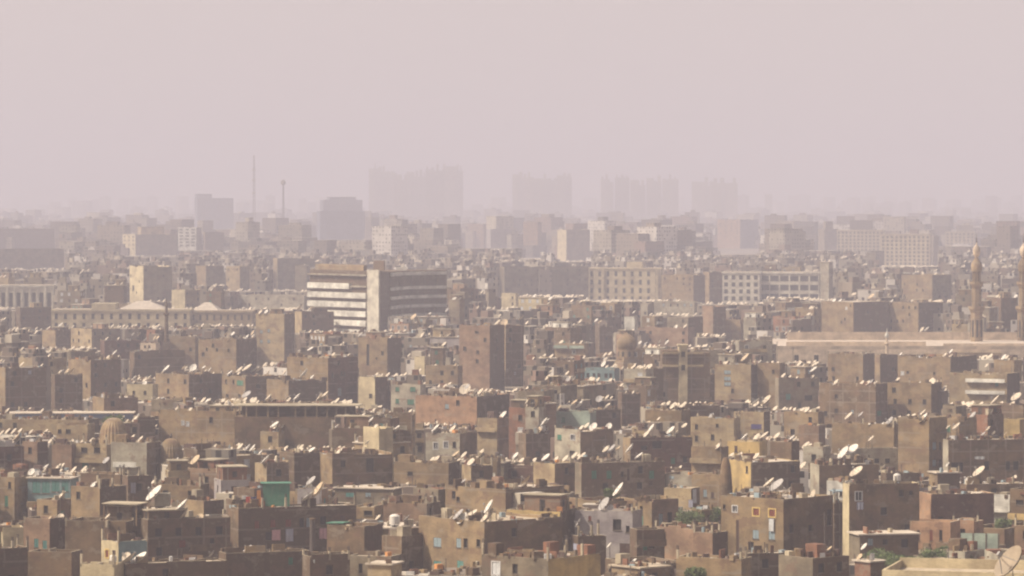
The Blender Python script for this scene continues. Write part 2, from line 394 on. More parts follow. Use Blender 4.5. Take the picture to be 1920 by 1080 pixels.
hb('big shaded block', 'big shaded brown block with a red shuttered window and small balcony', 268, 277, 432, 983, 1056, 'dark', win=[(342, 1020, 12, 14, 'red'), (398, 1014, 8, 10, D_)], ledge=[('R', 4.3, .5, .75, 'brown')], rooms=[(.1, -.32, 3.5, 6, 2.0, 'dark')], h=11)
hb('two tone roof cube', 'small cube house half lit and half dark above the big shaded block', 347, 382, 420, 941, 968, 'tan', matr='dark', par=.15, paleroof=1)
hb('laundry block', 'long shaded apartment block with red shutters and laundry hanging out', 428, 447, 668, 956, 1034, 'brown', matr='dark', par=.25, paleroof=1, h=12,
   win=[(452, 982, 9, 14, D_), (482, 984, 9, 15, 'red'), (512, 982, 10, 15, 'red'), (541, 981, 11, 15, 'red'), (566, 980, 9, 17, D_), (578, 980, 7, 17, 'bluep'), (606, 976, 11, 15, D_), (642, 974, 10, 14, 'brownp')])
hb('green awning house', 'shaded upper storey behind the bright washing line', 430, 436, 462, 940, 958, 'dark', h=12.5)
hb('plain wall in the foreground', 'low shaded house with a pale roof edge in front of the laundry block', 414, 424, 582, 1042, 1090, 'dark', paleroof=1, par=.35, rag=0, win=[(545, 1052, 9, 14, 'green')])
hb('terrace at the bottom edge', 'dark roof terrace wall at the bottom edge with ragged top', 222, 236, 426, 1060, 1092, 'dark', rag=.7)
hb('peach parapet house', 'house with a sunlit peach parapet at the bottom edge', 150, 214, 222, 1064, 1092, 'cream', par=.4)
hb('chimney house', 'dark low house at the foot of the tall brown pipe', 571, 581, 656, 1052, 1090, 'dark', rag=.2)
hb('green cloth cube', 'brown cube house with dark side and green cloth on its parapet', 613, 683, 718, 995, 1038, 'brown', matr='dark', rag=.1, sheds=[(-.3, -.3, 3, 2.5, .9, 'green')])
hb('stepped cube', 'small brown cube house stepped down beside the tan windowed house', 716, 753, 792, 1008, 1046, 'brown', matr='dark', par=.2, paleroof=1)
hb('terrace with posts', 'pale grey terrace house with slender posts at its edge', 655, 733, 742, 1046, 1085, 'grey', paleroof=1, win=[(676, 1066, 7, 18, D_), (694, 1064, 6, 18, D_), (716, 1064, 7, 20, D_)], par=.2)
hb('tiny hut', 'tiny cream roofed hut at the bottom between two terraces', 706, 733, 742, 1060, 1092, 'sand', paleroof=1, par=0)
hb('tan windowed house', 'broad tan house with pale blue shuttered windows in two rows', 785, 908, 1054, 985, 1072, 'tan', matr='brown', h=13,
   win=[(820, 1017, 14, 17, 'bluep'), (860, 1018, 9, 18, 'bluep'), (873, 1018, 8, 18, D_), (897, 1018, 7, 14, D_), (820, 1060, 14, 16, 'teal'), (863, 1060, 12, 18, 'teal'), (1040, 1030, 8, 22, 'green'), (940, 1030, 8, 9, D_)], rag=.1)
hb('cream roofed front house', 'grey and ochre front house under a bright cream roof', 903, 1028, 1126, 1052, 1110, 'grey', matr='yellow', paleroof=1, par=.25, rag=.2, h=14, win=[(930, 1066, 14, 24, 'whitep')])
hb('ochre house', 'ochre house behind the tan windowed house, with a red box room', 950, 1050, 1083, 962, 1004, 'yellow', matr='dark', rooms=[(.25, -.2, 6, 3, 2.6, 'pink')], h=13, rag=.2)
hb('dark flank house', 'tall dark walled house squeezed behind the pale roofed corner', 1052, 1056, 1084, 962, 1046, 'dark')
hb('bright roofed dark house', 'dark house with a bright flat roof below the white walled house', 1080, 1084, 1136, 1008, 1080, 'dark', paleroof=1, par=.2, win=[(1108, 1030, 8, 12, 'green')])
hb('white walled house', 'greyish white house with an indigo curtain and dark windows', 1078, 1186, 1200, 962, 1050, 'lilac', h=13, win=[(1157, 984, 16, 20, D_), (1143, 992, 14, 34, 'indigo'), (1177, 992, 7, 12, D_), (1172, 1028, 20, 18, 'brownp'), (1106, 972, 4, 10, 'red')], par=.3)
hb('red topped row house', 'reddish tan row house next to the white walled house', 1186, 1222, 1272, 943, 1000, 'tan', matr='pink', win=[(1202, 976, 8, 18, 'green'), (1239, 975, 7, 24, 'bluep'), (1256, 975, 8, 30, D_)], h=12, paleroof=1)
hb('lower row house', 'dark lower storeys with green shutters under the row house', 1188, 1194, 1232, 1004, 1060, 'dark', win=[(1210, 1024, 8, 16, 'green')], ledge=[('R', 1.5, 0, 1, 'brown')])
hb('brick yard', 'red brick yard wall pierced by dark upright slits', 1228, 1302, 1352, 996, 1052, 'pink', rag=.5, win=[(1234, 1006, 4, 18, D_), (1246, 1008, 4, 20, D_), (1284, 1008, 4, 22, D_), (1306, 1004, 4, 24, D_)])
hb('shed in the brick yard', 'small red brick shed with wide dark opening in the yard', 1304, 1336, 1356, 1001, 1042, 'pink', matr='dark', paleroof=1, par=.15)
hb('low boundary house', 'low plain tan house in front of the brick yard', 1268, 1390, 1400, 1052, 1090, 'tan', par=.3)
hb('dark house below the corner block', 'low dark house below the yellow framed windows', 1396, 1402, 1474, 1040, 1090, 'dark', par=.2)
hb('corner block', 'large tan corner block with yellow framed red windows', 1352, 1469, 1562, 940, 1062, 'tan', matr='brown', h=15, par=.3, rag=.1, thick=9,
   win=[(1418, 960, 11, 13, 'redy'), (1448, 962, 11, 13, 'redy'), (1378, 954, 8, 11, 'frame'), (1358, 950, 6, 9, D_), (1417, 1002, 11, 17, 'bluep'), (1447, 1004, 11, 16, 'bluep'), (1383, 1005, 6, 60, 'brownp'), (1357, 1036, 6, 14, D_), (1520, 990, 8, 12, D_), (1362, 1045, 5, 10, 'whitep'), (1555, 970, 9, 30, D_)], paleroof=1)
hb('dark gap house', 'narrow dark house with a blue awning beside the corner block', 1560, 1564, 1592, 945, 1050, 'dark', sheds=[(0, 0, 4, 4, 2, 'bluep')])
hb('white storey house', 'small bright white painted storey left of the brown corner house', 1553, 1586, 1590, 904, 940, 'white', h=13.5, win=[(1564, 922, 6, 12, 'bluep'), (1577, 926, 5, 8, D_)], par=.2, rag=0)
hb('white fronted house', 'brown house with a thin cream corner wall and a white framed window', 1584, 1592, 1724, 911, 1000, 'cream', matr='brown', h=14, paleroof=1, par=.3, rag=0,
   win=[(1610, 930, 12, 16, 'frame'), (1668, 922, 10, 18, 'greyc'), (1690, 925, 8, 12, D_), (1708, 924, 6, 8, D_)])
hb('red brick block', 'wide dark red brick block with a pale patch on its roof', 1724, 1746, 1864, 928, 995, 'orange', matr='dred', h=12, paleroof=1, par=.15)
hb('flat roofed grey house', 'grey house with a wide pale roof in front of the white fronted house', 1592, 1612, 1722, 1004, 1048, 'grey', matr='brown', paleroof=1, par=0, win=[(1632, 1016, 9, 14, 'bluep'), (1660, 1016, 9, 10, D_)])
hb('terracotta shed row', 'terracotta brick sheds with doorways and ragged tops', 1706, 1782, 1790, 990, 1026, 'orange', rag=.6, win=[(1722, 1004, 5, 20, 'brownp'), (1746, 1004, 5, 20, 'red'), (1764, 1004, 4, 20, D_)])
hb('terracotta twin shed', 'taller terracotta shed with two blank panels beside the shed row', 1786, 1826, 1836, 984, 1024, 'orange', rag=.3)
hb('pale roofed near house', 'near grey house with broad pale roof at the bottom', 1460, 1524, 1592, 1048, 1090, 'grey', matr='dark', paleroof=1, par=.1, h=13)
hb('painted red box', 'small red painted roof box with a dark side', 1617, 1632, 1650, 1055, 1090, 'red', matr='brown', par=0, thick=3)
hb('white balcony house', 'house with white double balconies by the green tree', 1862, 1893, 1898, 935, 990, 'white', matr='dark', win=[(1880, 952, 22, 5, D_)], ledge=[('F', 2.2, 0, 1, 'white'), ('F', 5.2, 0, 1, 'white')])
hb('amber balcony house', 'brown house with an amber balcony at the right edge', 1897, 1930, 1945, 928, 990, 'brown', ledge=[('F', 4.0, 0, 1, 'yellow')], win=[(1912, 942, 14, 9, D_)], h=13)
hb('edge house under the amber balcony', 'plain brown house at the right edge under the amber balcony', 1902, 1940, 1960, 988, 1040, 'brown')
hb('long pale roof house', 'low house with a long pale roof beside the mint storey', 1800, 1812, 1945, 909, 935, 'brown', paleroof=1, par=.1, h=11)
# ---- second rows
hb('twin column shed', 'brown house with a pale roof and lit end column', 1519, 1536, 1648, 873, 932, 'pale', matr='brown', paleroof=1, par=.1, h=12)
hb('tank house', 'dark brown house with a white water tank on top', 1652, 1662, 1724, 889, 912, 'dark', par=.2)
hb('pyramid roofed hut', 'small house under a wide sloping pale roof', 1742, 1758, 1800, 888, 910, 'tan', matr='dark', paleroof=1, par=0)
hb('tall tan tower house', 'tall blank tan house with a strip of dark windows at its edge', 1684, 1742, 1776, 792, 890, 'tan', h=17, win=[(1752, 836, 7, 14, 'bluep'), (1752, 868, 7, 12, 'bluep'), (1763, 836, 4, 14, D_), (1763, 868, 4, 12, D_)])
hb('mint storey house', 'wide dark house whose top storey is painted mint and blue grey', 1770, 1778, 1950, 826, 908, 'pale', matr='brown', h=14, par=.1,
   win=[(1850, 873, 9, 16, D_), (1905, 873, 10, 16, D_), (1890, 873, 8, 16, D_), (1795, 876, 22, 18, D_)])
hb('yellow house', 'bright yellow house with a shaded terrace beneath a pale roof', 1366, 1408, 1500, 868, 916, 'yellow', matr='dark', paleroof=1, par=.15, h=12)
hb('upper yellow house', 'yellow plastered house behind the bright yellow house', 1364, 1424, 1440, 830, 858, 'yellow', par=.2, win=[(1380, 842, 6, 12, 'brownp')])
hb('balustrade house', 'tan house with a pierced balustrade and dark openings', 1296, 1352, 1362, 845, 895, 'tan', win=[(1305, 852, 7, 10, D_), (1319, 852, 7, 10, D_), (1333, 852, 7, 10, D_), (1346, 852, 6, 10, D_)], ledge=[('F', 2.5, 0, 1, 'sand')])
hb('slim tan house', 'tan house with two faint windows behind the garden trees', 1297, 1350, 1364, 893, 952, 'tan', win=[(1322, 925, 7, 14, 'bluep'), (1336, 928, 6, 10, 'brownp')], paleroof=1)
hb('concrete ledge house', 'low house with a thick concrete roof ledge over shadow', 1245, 1296, 1304, 917, 945, 'sand', par=.1, matr='brown')
hb('long green shuttered block', 'long dark grey block with green shutters and a dark cleft', 1078, 1090, 1247, 870, 938, 'grey', matr='dark', h=12, par=.2, rag=.3,
   win=[(1114, 890, 9, 16, 'green'), (1142, 890, 9, 16, 'green'), (1167, 889, 6, 10, D_), (1178, 890, 4, 22, 'brownp'), (1194, 892, 7, 60, D_), (1222, 890, 9, 16, 'green'), (1220, 906, 8, 8, 'brownp')])
hb('lit cube by the long block', 'sunlit tan cube house at the left end of the long block', 1000, 1040, 1084, 871, 915, 'sand', matr='brown', par=.2)
hb('red brown flat house', 'dark red brown house with a tan edge and wide openings', 1168, 1182, 1298, 824, 880, 'tan', matr='dred', win=[(1208, 840, 12, 8, D_), (1232, 834, 18, 14, D_), (1262, 864, 8, 12, 'green')], h=12, paleroof=1)
hb('pale house with green shutter', 'pale low house with a green shutter and frilled laundry', 1040, 1088, 1150, 812, 858, 'pale', matr='brown', win=[(1049, 820, 8, 10, 'green'), (1074, 820, 8, 9, 'frame'), (1095, 818, 6, 10, D_), (1073, 850, 10, 9, D_)])
hb('teal box house', 'brown house with a teal boarded balcony box', 972, 986, 1032, 815, 870, 'teal' if False else 'brown', matr='dark', par=.2)
hb('framed brick tower', 'tan house with pale concrete frame lines round brick panels', 895, 932, 956, 786, 858, 'sand', matr='pink', ledge=[('F', 2.9, 0, 1, 'sand')], par=.2)
hb('blue window frame house', 'house with pale blue framed windows under a dark red roof line', 798, 862, 893, 815, 862, 'pale', matr='brown', win=[(817, 836, 8, 12, 'frame'), (836, 834, 8, 12, 'frame'), (852, 834, 7, 11, D_)])
hb('wide brown house', 'wide brown house with a lit left end and a tall dark doorway', 592, 623, 736, 857, 914, 'tan', matr='brown', win=[(694, 872, 15, 26, D_)], h=12, rag=.5)
hb('long tan terrace house', 'tan terrace house with one small dark window', 738, 841, 862, 873, 914, 'tan', matr='dark', win=[(769, 888, 10, 8, D_)])
hb('two faced cube', 'cube house with narrow lit side and dark front', 866, 883, 924, 876, 908, 'sand', matr='dark')
hb('roof terrace long house', 'long tan house with dark small window and dishes in a row', 835, 948, 1058, 920, 976, 'tan', matr='brown', win=[(859, 936, 6, 9, D_), (838, 938, 4, 10, 'whitep')], h=12, par=.2, paleroof=1)
hb('teal shed', 'long shed with teal windows under a pale corrugated roof', 628, 738, 748, 918, 942, 'grey', paleroof=1, par=0, win=[(656, 928, 16, 8, 'teal'), (730, 930, 14, 8, 'teal'), (690, 928, 10, 8, 'bluep')])
hb('low wall house', 'low brown house with a dark right side behind the round tank', 708, 800, 826, 946, 980, 'pink', matr='dark', par=.15)
hb('arched hut', 'small hut with a dark opening next to the low wall house', 672, 702, 711, 952, 982, 'tan', win=[(690, 962, 16, 9, D_)])
hb('lit stair house', 'narrow tan house beside the green sheeting', 478, 500, 542, 874, 912, 'sand', matr='brown')
hb('dark cube with lit edge', 'dark cube house with one thin lit edge', 516, 536, 604, 807, 846, 'tan', matr='dark', par=.15)
hb('white window pair house', 'small house with white window surround', 488, 522, 534, 812, 846, 'sand', win=[(514, 822, 14, 10, 'frame')])
hb('torn plaster house', 'grey house with torn white plaster and a dark right wall', 208, 275, 301, 832, 908, 'pale', matr='brown', win=[(270, 846, 5, 10, 'bluep')], ledge=[('F', 4.6, .1, .75, 'white')], h=13, par=.2)
hb('pink gable house', 'pinkish brick house left of the torn plaster house', 97, 134, 142, 836, 884, 'pink', par=.3)
hb('pink split house', 'pinkish brick house with its shaded right wall coloured dark', 42, 70, 86, 833, 882, 'pink', matr='dark')  # dark right material carries the shade of that side
hb('dark red edge house', 'dark reddish house at the left edge with pale roof rim', -15, -6, 45, 846, 884, 'dred', matr='dred', paleroof=1)
hb('double loggia house', 'house with two dark loggias under a pale awning', 142, 200, 210, 836, 884, 'sand', win=[(158, 844, 12, 10, D_), (182, 844, 12, 10, D_), (160, 874, 12, 14, 'green')], ledge=[('F', 3.4, 0, 1, 'sand')])
hb('three windowed sand house', 'sand coloured low house with three dark windows', 106, 164, 178, 802, 830, 'sand', win=[(112, 809, 7, 8, D_), (128, 809, 9, 8, D_), (160, 811, 7, 8, D_)])
hb('broad blank wall', 'broad blank brown wall building behind the ribbed domes', 298, 440, 466, 777, 840, 'tan', matr='brown', h=13, win=[(343, 793, 4, 7, 'whitep'), (352, 795, 4, 7, 'whitep')])
hb('low tan range', 'low tan range above the two tone roof cube', 289, 376, 386, 913, 944, 'tan')
hb('garden house', 'brown house with one green window behind the blank tan cube', 151, 226, 237, 891, 920, 'brown', win=[(221, 912, 6, 9, 'green')])
hb('dark end house with shutters', 'dark house with grey shutters left of the long pale range', 236, 240, 276, 900, 935, 'dark', win=[(250, 915, 10, 20, 'greyc')])
# ---- third rows
hb('big dark block on the left', 'big dark block with lit corner at the left edge', -6, 10, 87, 691, 772, 'tan', matr='dark', h=14, par=.2, win=[(28, 700, 6, 8, D_), (56, 698, 6, 8, 'greyc')])
hb('dark cube', 'dark cube building with dishes right of the big dark block', 98, 103, 155, 704, 770, 'dark', par=.2)
hb('half lit tall house', 'tall house half lit and half dark behind the dark cube', 128, 170, 227, 677, 748, 'tan', matr='dark', h=13)
hb('mauve wall house', 'brown house with mottled mauve wall and small roof dishes', 243, 252, 346, 662, 712, 'brown', matr='brown')
hb('pink low shop', 'low pinkish building with a tan left end', 174, 195, 259, 747, 778, 'tan', matr='pink', par=.15, paleroof=1)
hb('half dark apartment', 'apartment house with lit left wall and dark right half', 292, 354, 417, 707, 752, 'tan', matr='dark')
hb('balconied mid house', 'mid brown house with green balcony and dark openings', 416, 460, 532, 709, 756, 'tan', matr='brown', win=[(450, 718, 12, 10, 'green'), (426, 742, 5, 6, D_), (449, 742, 5, 6, D_), (484, 724, 8, 7, D_)])
hb('small cream house', 'small cream house with two windows among brown houses', 238, 286, 292, 727, 748, 'cream', win=[(251, 736, 5, 7, D_), (272, 736, 5, 7, D_)])
hb('cube over cube', 'lit cube house with a dark right wall near the palace', 79, 104, 133, 623, 655, 'tan', matr='dark')
hb('pale cube below the palace', 'pale cube house below the cream palace', 133, 172, 226, 619, 655, 'sand', matr='grey')
hb('dark red row', 'dark red row house with ragged wall tops', 188, 196, 266, 641, 672, 'dred', rag=.5)
hb('pinkish lit house', 'pinkish lit house with small windows right of the dark red row', 263, 292, 300, 645, 676, 'stone', win=[(272, 650, 4, 5, D_), (280, 650, 4, 5, D_)])
hb('tan apartment with dishes', 'tan apartment house with three small windows and a dark flank', 372, 443, 481, 641, 706, 'tan', matr='dark', h=14, win=[(388, 655, 4, 6, D_), (407, 656, 4, 6, D_), (429, 657, 4, 6, D_)])
hb('plain neighbour house', 'plain tan house joined to the left of the tan apartment house', 318, 366, 373, 633, 690, 'tan', win=[(366, 645, 5, 30, D_)])
hb('white balcony stack house', 'house with a stack of white balconies and a dark flank', 480, 533, 553, 590, 684, 'sand', matr='dark', h=19, win=[(490, 622, 5, 6, 'bluep'), (504, 620, 5, 6, 'bluep'), (490, 640, 5, 6, 'bluep'), (504, 640, 5, 6, 'bluep')])
hb('dark pair block', 'dark block with thin lit left edge in front of the banded office', 553, 566, 626, 587, 624, 'sand', matr='dark')
hb('flared top brick house', 'tall brown house with flared top, white ledge and arched windows', 538, 615, 671, 673, 756, 'tan', matr='dred', h=16, win=[(624, 704, 4, 9, D_), (641, 701, 4, 9, D_), (646, 701, 4, 9, D_), (637, 735, 7, 15, 'bluep')])
hb('half dark lodge', 'house with dark right half and hanging grey cloth', 500, 541, 612, 717, 758, 'tan', matr='dark', win=[(581, 724, 13, 13, 'greyc')])
hb('twin tower house', 'tall tan house with a vertical slot and dark right wall', 672, 726, 753, 638, 706, 'tan', matr='dark', h=15, win=[(690, 665, 5, 40, D_), (706, 672, 3, 4, D_)])
hb('tall brick tower block', 'tallest brick tower block with a dark notched right side', 861, 918, 946, 612, 735, 'pink', matr='dark', h=21, win=[(894, 623, 7, 4, D_), (896, 660, 5, 6, D_), (895, 677, 5, 7, D_)])
hb('dark twin of the tower block', 'dark walled twin joined to the right of the tall tower block', 930, 948, 983, 612, 730, 'tan', matr='dark', h=20, win=[(964, 640, 4, 5, D_), (966, 700, 4, 6, 'greyc')])
hb('orange brick house', 'long orange brick house with one small window and a dark end', 779, 894, 955, 746, 800, 'orange', matr='dark', h=12, par=.3, win=[(838, 762, 7, 9, 'bluep')])
hb('green shuttered pale house', 'pale house with four green shuttered windows', 733, 788, 796, 723, 776, 'pale', win=[(745, 730, 7, 8, 'green'), (774, 730, 10, 9, 'green'), (745, 752, 7, 9, 'green'), (770, 754, 12, 10, 'green')])
hb('yellow topped narrow house', 'narrow yellow topped house with a dark right wall', 672, 703, 727, 713, 768, 'cream', matr='dark', win=[(695, 742, 6, 8, D_)])
hb('quiet tan house', 'low tan house left of the tall brick tower block', 798, 858, 863, 691, 722, 'tan')
hb('yellow sliver house', 'small bright yellow house with sloping top', 777, 796, 799, 673, 700, 'cream')
hb('long red tan wall', 'long reddish tan building right of the dome', 1196, 1290, 1302, 618, 652, 'pink')
hb('dark slab by the dome', 'dark slab house left of the mausoleum dome', 1116, 1124, 1150, 614, 665, 'dark')
hb('two face house', 'house with sandy left face and dark triangular shadow', 1250, 1287, 1348, 704, 760, 'tan', matr='dark', win=[(1275, 729, 4, 5, D_)])
hb('tall sandy house', 'tall sandy house with stacked balconies and a shadowed side', 1340, 1408, 1426, 686, 756, 'sand', matr='dark', h=14, win=[(1364, 698, 12, 7, 'bluep'), (1364, 710, 12, 7, 'bluep'), (1364, 720, 12, 7, 'bluep')])
hb('leaning shadow house', 'plain sandy house with a small window beside the tall sandy house', 1420, 1462, 1472, 686, 762, 'tan', h=14, win=[(1450, 697, 5, 7, D_)])
hb('pale mint low house', 'pale mint low house with a sloping terrace edge', 1043, 1106, 1114, 776, 815, 'mint', win=[(1056, 788, 7, 10, 'green'), (1106, 790, 5, 10, D_)], paleroof=1)
hb('dark brown step house', 'dark brown stepped house right of the pale mint house', 1112, 1116, 1164, 769, 808, 'dark', par=.1)
hb('tall dark store', 'tall dark house with white posts on its terrace', 1160, 1166, 1201, 742, 800, 'dark')
hb('cream striped tower house', 'tan house with a cream painted stair strip', 1295, 1376, 1388, 786, 848, 'sand', win=[(1306, 800, 6, 9, D_), (1306, 822, 6, 10, D_), (1345, 798, 5, 6, D_), (1372, 806, 7, 14, D_)], ww=1)
hb('blue window house', 'tan house with a bright indigo window panel', 1376, 1432, 1444, 775, 822, 'sand', matr='dark', win=[(1418, 800, 20, 9, 'indigo'), (1392, 776, 5, 6, D_)])
hb('red lit slab', 'reddish lit slab house with a dark right half', 1317, 1337, 1361, 576, 630, 'pink', matr='dark', h=17)
hb('small hatched house', 'small tan house right of the reddish slab', 1361, 1388, 1396, 604, 640, 'tan')
hb('left one of the twin slabs', 'larger tan slab house with a wide dark right side', 1540, 1600, 1667, 567, 640, 'tan', matr='dark', h=18, par=.2, win=[(1587, 578, 3, 5, 'whitep'), (1578, 604, 3, 5, D_)])
hb('right one of the twin slabs', 'second tan slab house nearer the minaret', 1666, 1722, 1768, 571, 628, 'tan', matr='dark', h=17)
hb('cut corner house', 'tan house with a slanting dark shadow below the stone court', 1552, 1618, 1640, 668, 728, 'tan', matr='dark')
hb('finned house', 'narrow tan house with dark slots beside the cut corner house', 1630, 1650, 1684, 668, 724, 'tan', matr='dark', thick=5)
hb('low tan house with dishes', 'broad tan house with a dark right end below the minaret', 1683, 1782, 1832, 675, 730, 'tan', matr='dark', h=13, win=[(1692, 700, 5, 6, 'whitep'), (1702, 698, 5, 5, D_), (1752, 678, 4, 5, D_), (1752, 700, 4, 5, D_)])
hb('grey window house', 'grey shaded house with a teal window and white laundry', 1456, 1460, 1536, 712, 770, 'grey', win=[(1478, 744, 9, 12, 'teal'), (1516, 746, 14, 10, D_)])
hb('brown double wall house', 'brown house with small dark windows in the middle right', 1536, 1642, 1664, 725, 800, 'brown', matr='dark', h=13, win=[(1568, 743, 6, 7, D_), (1568, 770, 7, 8, D_), (1598, 772, 5, 7, 'bluep'), (1649, 775, 8, 10, 'green')], rag=.3)
hb('blank sandy house', 'blank sandy house with a thin shadowed edge', 1664, 1746, 1766, 723, 785, 'tan', matr='brown', h=13)
hb('white banded block', 'long block with two white balcony bands', 1780, 1888, 1912, 704, 762, 'sand', matr='dark', h=13, ledge=[('F', 1.9, .3, .98, 'white'), ('F', 5.2, .3, .98, 'white')], win=[(1869, 720, 6, 8, 'teal')])
hb('stepped tan house', 'tan stepped house with small white vent', 1470, 1534, 1542, 777, 822, 'tan', matr='brown')
hb('long blank facade', 'long blank tan facade behind the dish covered roofs', 1560, 1676, 1690, 802, 850, 'tan', win=[(1553, 812, 8, 7, D_), (1632, 806, 5, 5, D_)], h=13)
hb('striped arcade', 'low pale roofed arcade with a dark shaded front', 1588, 1594, 1686, 848, 884, 'pale', matr='pale', paleroof=1, win=[(1606, 864, 8, 8, D_), (1625, 864, 9, 8, D_), (1644, 864, 9, 8, D_), (1664, 864, 9, 8, D_)])
hb('terracotta storey', 'terracotta upper storey between tan roofs', 1498, 1535, 1545, 800, 842, 'pink')
hb('yellow wall at the right', 'yellow walled house with a brown frame near the right edge', 1880, 1912, 1922, 790, 824, 'yellow')
hb('pale roofs hut', 'pale lit hut on the terrace behind the yellow house', 1506, 1543, 1550, 846, 876, 'pale', paleroof=1)
hb('left range', 'long flat roofed range in front of the blue striped shed', -10, 166, 186, 789, 815, 'sand', par=.2, paleroof=1, matr='brown', h=10)
# ---- upper rows, fading
hb('dark block by the palace', 'dark block in front of the pillared hall', 30, 38, 96, 578, 618, 'dark', h=15)
hb('cream tower', 'tall cream tower block with a wide dark side', 243, 269, 323, 502, 566, 'cream', matr='grey', h=26, win=[(250, 540, 3, 10, D_)])
hb('cream block', 'small cream block right of the cream tower', 322, 347, 376, 545, 578, 'cream', matr='tan', h=17)
hb('grey corner block', 'grey brown block with a parapet behind the cream block', 367, 386, 420, 500, 536, 'tan', matr='grey', h=22)
hb('cream strip block', 'block with a cream strip under its roof line', 424, 450, 468, 501, 545, 'sand', matr='grey', h=22)
hb('long low hall', 'long low hall with pale roof lines left of the banded office', 438, 570, 590, 556, 580, 'pale', paleroof=1, h=12)
hb('dark slab behind the hall', 'dark slab building with a cream end behind the long low hall', 512, 520, 590, 487, 545, 'sand', matr='grey', h=24)
hb('dark left block', 'large dark hazy block at the left edge', -20, -4, 105, 430, 478, 'dark', h=28, d=2300)
hb('lower dark left block', 'wide dark hazy range below the dark left block', -20, -10, 120, 468, 505, 'grey', h=24, d=1750)
hb('banded block', 'hazy office block with cream banded left end', 230, 254, 331, 440, 480, 'cream', matr='grey', h=32, d=2050, gl=(3, 4, D_), skip=0, wh=1.4, ww=4.2, fh=3.6, rooms=[(.1, .0, 10, 22, 7, 'sand')])
hb('white striped block', 'narrow block with bright white storeys', 334, 368, 378, 428, 470, 'white', matr='grey', h=34, d=2150, gl=(3, 6, D_), skip=0, ww=3.5, wh=1.5)
hb('dark pink edged block', 'small dark block with a pink lit edge', 381, 384, 420, 436, 470, 'pink', matr='dark', h=33, d=2150)
hb('slim grey block', 'slim grey block behind the white striped block', 370, 380, 400, 414, 440, 'grey', h=38, d=2600)
hb('blue grey high block', 'high block tinted bluish grey by haze, with raised left end on the skyline', 365, 370, 448, 372, 430, 'bluegrey', h=62.5, d=3600, rooms=[(.0, -.32, 20, 24, 7, 'bluegrey')])
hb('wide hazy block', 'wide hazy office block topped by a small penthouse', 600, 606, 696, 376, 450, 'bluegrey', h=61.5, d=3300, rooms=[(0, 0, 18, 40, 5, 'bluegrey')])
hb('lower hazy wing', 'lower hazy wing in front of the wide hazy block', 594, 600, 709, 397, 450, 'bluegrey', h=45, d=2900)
hb('pink tower', 'faint pink tower block in the middle distance', 876, 906, 912, 421, 466, 'pink', h=36, d=2900)
hb('hazy mauve block', 'faint mauve block right of the pink tower', 912, 920, 960, 430, 466, 'lilac', h=32, d=2450)
hb('slim pink tower', 'slim faint pink tower left of the dark trio', 981, 1008, 1016, 417, 486, 'pink', h=38, d=2450)
hb('dark hazy pair', 'dark hazy block with cream left edge', 1045, 1062, 1106, 432, 490, 'cream', matr='grey', h=34, d=2200)
hb('red brown far block', 'reddish far block with a violet right side', 1345, 1388, 1422, 413, 478, 'pink', matr='bluegrey', h=38, d=2900, gl=(4, 6, D_), ww=3, wh=1.2)
hb('dark gabled far block', 'dark pointed far block left of the cream apartments', 1534, 1546, 1572, 430, 470, 'grey', h=34, d=2350, rooms=[(0, 0, 6, 8, 8, 'grey')])
hb('long dark barrack', 'long dark barrack like building in the middle haze', 936, 946, 1104, 503, 556, 'grey', matr='grey', h=20)
hb('hazy tan cube', 'hazy tan block with a dark right side above the twin slabs', 1690, 1748, 1784, 518, 566, 'tan', matr='grey', h=22)
hb('tan block behind the palace', 'tan block behind the pale old mansion', 1240, 1300, 1322, 518, 566, 'tan', matr='dark', h=19)
hb('dark twin behind the mansion', 'dark block right of the tan block behind the mansion', 1318, 1330, 1358, 513, 570, 'tan', matr='dark', h=20)
hb('yellow lit house', 'bright yellow lit small house in the middle distance', 940, 967, 970, 553, 578, 'cream', h=15)
hb('white wall house', 'white walled house with teal shutters in the middle distance', 1226, 1302, 1308, 567, 590, 'pale', h=13, gl=(6, 1, 'bluep'))
hb('small bright white house', 'small bright white house above the mausoleum dome', 1170, 1190, 1194, 597, 620, 'white', h=11)
hb('mint parapet house', 'house with a long bright mint parapet', 1040, 1096, 1100, 648, 672, 'tan', h=11, ledge=[('F', .9, 0, .45, 'mint'), ('F', .9, .52, 1, 'mint')], win=[(1076, 660, 5, 7, 'frame')])
hb('blue window row house', 'low house with a row of blue windows below the dome', 1096, 1152, 1160, 696, 716, 'sky' if False else 'blue', h=10, gl=(5, 1, D_), skip=0)
hb('dark wall left of office', 'grey block with balconies left of the banded office', 553, 575, 582, 500, 540, 'grey', h=22)
HAND.sort(key=lambda s: s.d)
# ---------------------------------------------------------------- occlusion helpers
def hidden(px, py, d):
    """is the point at this pixel and depth behind a nearer house?"""
    for s in ALLH:
        if s.d > d+80: break
        if s.pl <= px <= s.pr and s.depth(px) < d-1.5 and s.topy(px) < py-1: return True
    return False
MARKBOX = []     # (x0, x1, lowest seen pixel row, depth) of landmarks: filler in front must stay lower
FOOT = []        # (X, Y, radius)

